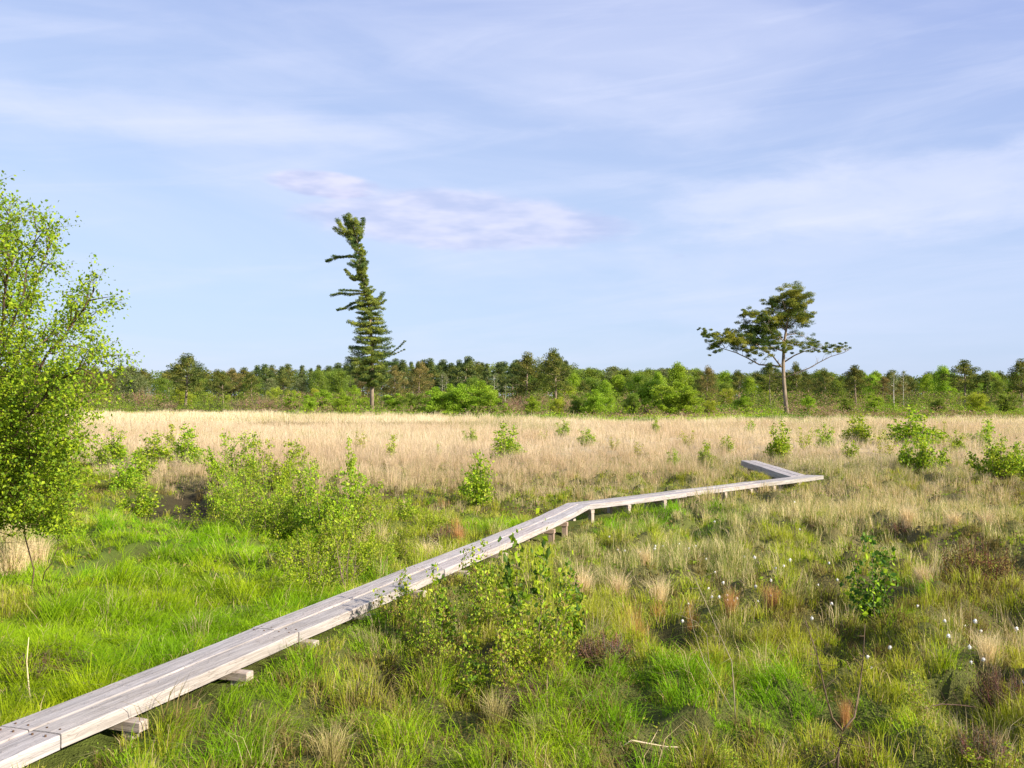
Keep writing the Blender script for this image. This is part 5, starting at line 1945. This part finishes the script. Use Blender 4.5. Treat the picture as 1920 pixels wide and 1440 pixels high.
SH['heaA'] = heather(201, (0.16, 0.10, 0.07), [(0.13, 0.085, 0.05), (0.10, 0.07, 0.05), (0.17, 0.12, 0.05)])
SH['heaB'] = heather(202, (0.22, 0.15, 0.11), [(0.17, 0.15, 0.04), (0.22, 0.14, 0.05), (0.12, 0.08, 0.05)])
SH['heaC'] = heather(203, (0.16, 0.09, 0.05), [(0.24, 0.17, 0.04), (0.17, 0.13, 0.035), (0.11, 0.09, 0.03), (0.22, 0.21, 0.04)])
HEA = [
    ('heaC', 1832, 1125, 1012, 'largest brown bushy heather mound in the right foreground', 0.72),
    ('heaA', 770, 1245, 1188, 'brown heather clump at the left foot of the near saplings', 0.9),
    ('heaA', 1000, 1330, 1270, 'dark brown heather clump below the near saplings', 1.2),
    ('heaB', 1488, 1215, 1165, 'dark brown stump like heather right of the red rushes', 0.8),
    ('heaA', 1400, 1010, 982, 'dark heather patch right of the boardwalk posts', 1.0),
    ('heaB', 1540, 1010, 980, 'brown heather in the tan grass below the boardwalk corner', 1.0),
    ('heaA', 1880, 1320, 1240, 'dark brown heather near the right edge', 0.8),
    ('heaB', 1840, 1420, 1350, 'grey brown twiggy heather in the bottom right', 0.8),
    ('heaB', 1130, 1250, 1185, 'brown twiggy heather between the saplings and the arching stems', 0.9),
    ('heaA', 90, 1290, 1225, 'brown heather patch in the left foreground', 1.3),
    ('heaB', 1300, 1380, 1330, 'brown heather above the pale stick', 1.2),
    ('heaA', 500, 960, 915, 'rusty brown heather within the shrub bank', 1.0),
    ('heaB', 1240, 1425, 1385, 'dead brown tuft at the bottom edge', 1.4),
    ('heaA', 1830, 905, 880, 'dark heather in the shade left of the broad right bush', 1.4),
    ('heaB', 1690, 1010, 985, 'brown heather in the tan grass on the right', 1.2),
    ('heaA', 1900, 1105, 1055, 'dark heather beside the largest mound, cut by the right edge', 0.9),
    ('heaB', 840, 1010, 972, 'rusty heather left of the boardwalk below the tall sapling', 1.1),
]
for a in HEA:
    shrub(a[0], a[1], a[2], a[3] - (a[2] - a[3]) * 1.1, a[4], a[5] * 0.95)


# standing tussocks
def tussock(seed, c0, c1, n=260, h=1.0, spread=0.30, lean=0.5, wd=0.006):
    rng = np.random.default_rng(seed)
    a = rng.uniform(0, 6.28, n)
    r = np.abs(rng.normal(0, 0.09, n))
    base = np.stack([np.cos(a) * r, np.sin(a) * r, np.full(n, -0.02)], 1)
    hh = h * rng.uniform(0.5, 1.0, n)
    t = rng.uniform(0, 1, (n, 1))
    c = (np.array(c0) * (1 - t) + np.array(c1) * t) * rng.uniform(.8, 1.2, (n, 1))
    v, cc = blade_arrays(base, hh, np.full(n, wd) * rng.uniform(.7, 1.3, n), a + rng.normal(0, .4, n), rng.uniform(0.05, lean, n), c, c * 1.1, rng)
    o = blade_object('grass_tussock', v, cc, M_DRY)
    tag(o, 'x', 'grass tussock')
    return o


SH['tusR'] = tussock(401, (0.42, 0.20, 0.06), (0.55, 0.36, 0.16), 300, 1.0, lean=0.45)
SH['tusS'] = tussock(402, (0.60, 0.47, 0.27), (0.68, 0.55, 0.34), 320, 1.0, lean=0.7)
SH['tusG'] = tussock(403, (0.30, 0.30, 0.08), (0.55, 0.45, 0.22), 320, 1.0, lean=0.8)
TUS = [
    ('tusR', 1450, 1160, 1085, 'rust red rush tussock, right one of the red pair', 1.0),
    ('tusR', 1370, 1165, 1092, 'rust red rush tussock, left one of the red pair', 0.9),
    ('tusR', 1190, 1215, 1150, 'rusty tussock left of the arching bare stems', 0.9),
    ('tusS', 1090, 1120, 1035, 'straw tussock just right of the near saplings', 1.0),
    ('tusS', 1160, 1115, 1035, 'straw tussock second right of the near saplings', 1.0),
    ('tusS', 1235, 1120, 1040, 'straw tussock in the middle of the tan patch', 1.0),
    ('tusS', 1210, 1080, 1020, 'straw tussock at the back of the tan patch', 1.0),
    ('tusS', 1730, 1140, 1068, 'straw tussock left of the brown heather mound', 0.9),
    ('tusS', 1700, 1010, 950, 'straw tussock in the far right grass', 1.1),
    ('tusS', 1790, 1005, 945, 'straw tussock right of the far right one', 1.1),
    ('tusS', 1850, 1010, 955, 'straw tussock near the right edge', 1.1),
    ('tusG', 930, 1360, 1270, 'olive tussock below the near saplings', 1.1),
    ('tusG', 1010, 1380, 1300, 'pale olive tussock right of the one below the saplings', 1.1),
    ('tusS', 1850, 1260, 1180, 'pale tussock with cottongrass near the right edge', 1.0),
    ('tusR', 1585, 1340, 1260, 'rusty tussock behind the forked bare stem', 0.7),
    ('tusS', 20, 1100, 985, 'dry straw tussock beneath the big birch', 1.1),
    ('tusS', 70, 1070, 990, 'smaller dry straw tussock beneath the big birch', 1.0),
    ('tusG', 620, 1440, 1340, 'yellow green tussock at the bottom edge', 1.3),
    ('tusR', 860, 1015, 960, 'rusty tussock left of the boardwalk bend', 1.0),
    ('tusS', 800, 1050, 985, 'thin straw tussock behind the boardwalk', 0.8),
]
for a in TUS:
    shrub(a[0], a[1], a[2], a[3], a[4], a[5])


# cottongrass
def cotton(seed):
    rng = np.random.default_rng(seed)
    root = thing('cottongrass', 'x', 'cottongrass')
    acc = Acc()
    bx = rng.normal(0, .03)
    acc.tube([(0, 0, -0.02), (bx * .4, 0, 0.16), (bx, 0, 0.30)], [.0022, .0018, .0014], 4, (0.25, 0.28, 0.08))
    acc.build('stem', M_DRY, root)
    h = Acc()
    # a soft nodding tuft: uneven blob of many lobes
    vs, fs = [], []
    nu, nv = 9, 7
    for j in range(nv + 1):
        th = math.pi * j / nv
        for i in range(nu):
            ph = 2 * math.pi * i / nu
            r = 0.0125 * (1 + rng.normal(0, .3))
            vs.append((bx + r * math.sin(th) * math.cos(ph), r * math.sin(th) * math.sin(ph), 0.305 - 0.006 * 0 + r * 1.35 * math.cos(th)))
    for j in range(nv):
        for i in range(nu):
            i2 = (i + 1) % nu
            fs.append((j * nu + i, (j + 1) * nu + i, (j + 1) * nu + i2, j * nu + i2))
    h.add(vs, fs)
    for k in range(40):
        d = Vector(rng.normal(0, 1, 3)).normalized()
        p = Vector((bx, 0, 0.305)) + d * 0.012
        h.tube([p, p + d * rng.uniform(.008, .018) - Vector((0, 0, .006))], [.0018, .0005], 3)
    h.build('seed_head', M_COTTON, root)
    return root


CT = [cotton(1), cotton(2), cotton(3)]
COT = [(1228, 1030), (1229, 1018), (1196, 1012), (1274, 1018), (1291, 1016), (1305, 1010), (1334, 1014), (1360, 1016), (1350, 1106), (1357, 1100), (1363, 1103),
       (1370, 1106), (1375, 1110), (1382, 1112), (1450, 1100), (1446, 1112), (1328, 1078), (1330, 1090), (1281, 1118), (1290, 1100), (1408, 1102), (1420, 1115),
       (1555, 1070), (1568, 1092), (1535, 1098), (1560, 1126), (1530, 1138), (1627, 1200), (1668, 1198), (1642, 1206), (1721, 1160), (1772, 1180), (1816, 1166),
       (1839, 1164), (1829, 1192), (1824, 1215), (1822, 1222), (1895, 1224), (1897, 1242), (1908, 1156), (1917, 1230), (1787, 1212), (1842, 1210), (1103, 1000),
       (1140, 998), (1158, 1006), (1172, 1016), (1212, 1010), (1244, 1015), (1262, 1012), (1320, 1036), (1340, 1060), (1395, 1042), (1415, 1048), (1455, 1076),
       (1470, 1074), (1480, 1080), (1340, 980), (1490, 965), (1500, 990)]
rc = np.random.default_rng(8)
for i, (a, b) in enumerate(COT):
    # the head, 0.32 m above the ground, is seen at a, b
    q = G(a, b, 0.25)
    z = height1(q.x, q.y)
    if b < 1060:
        lab = 'tiny white cottongrass tuft in the marsh just below the boardwalk posts'
    elif a < 1600:
        lab = 'white cottongrass tuft among the rust red rush tussocks'
    elif a < 1700:
        lab = 'white cottongrass tuft under the lone glossy bush'
    else:
        lab = 'larger white cottongrass tuft in the right foreground beyond the lone glossy bush'
    place(CT[i % 3], (q.x, q.y, z), rc.uniform(0, 6.28), rc.uniform(0.5, 0.85), lab, lab.replace('tuft', 'tufts').replace('tiny ', '').replace('larger ', ''))

# anything built but never placed is taken away again
for pr in list(protos.values()) + list(SH.values()) + CT:
    if pr.name not in used:
        print('unused', pr.name)
        for ch in list(pr.children):
            bpy.data.objects.remove(ch)
        bpy.data.objects.remove(pr)
print('objects', len(bpy.data.objects), 'top', sum(1 for o in bpy.data.objects if o.parent is None))
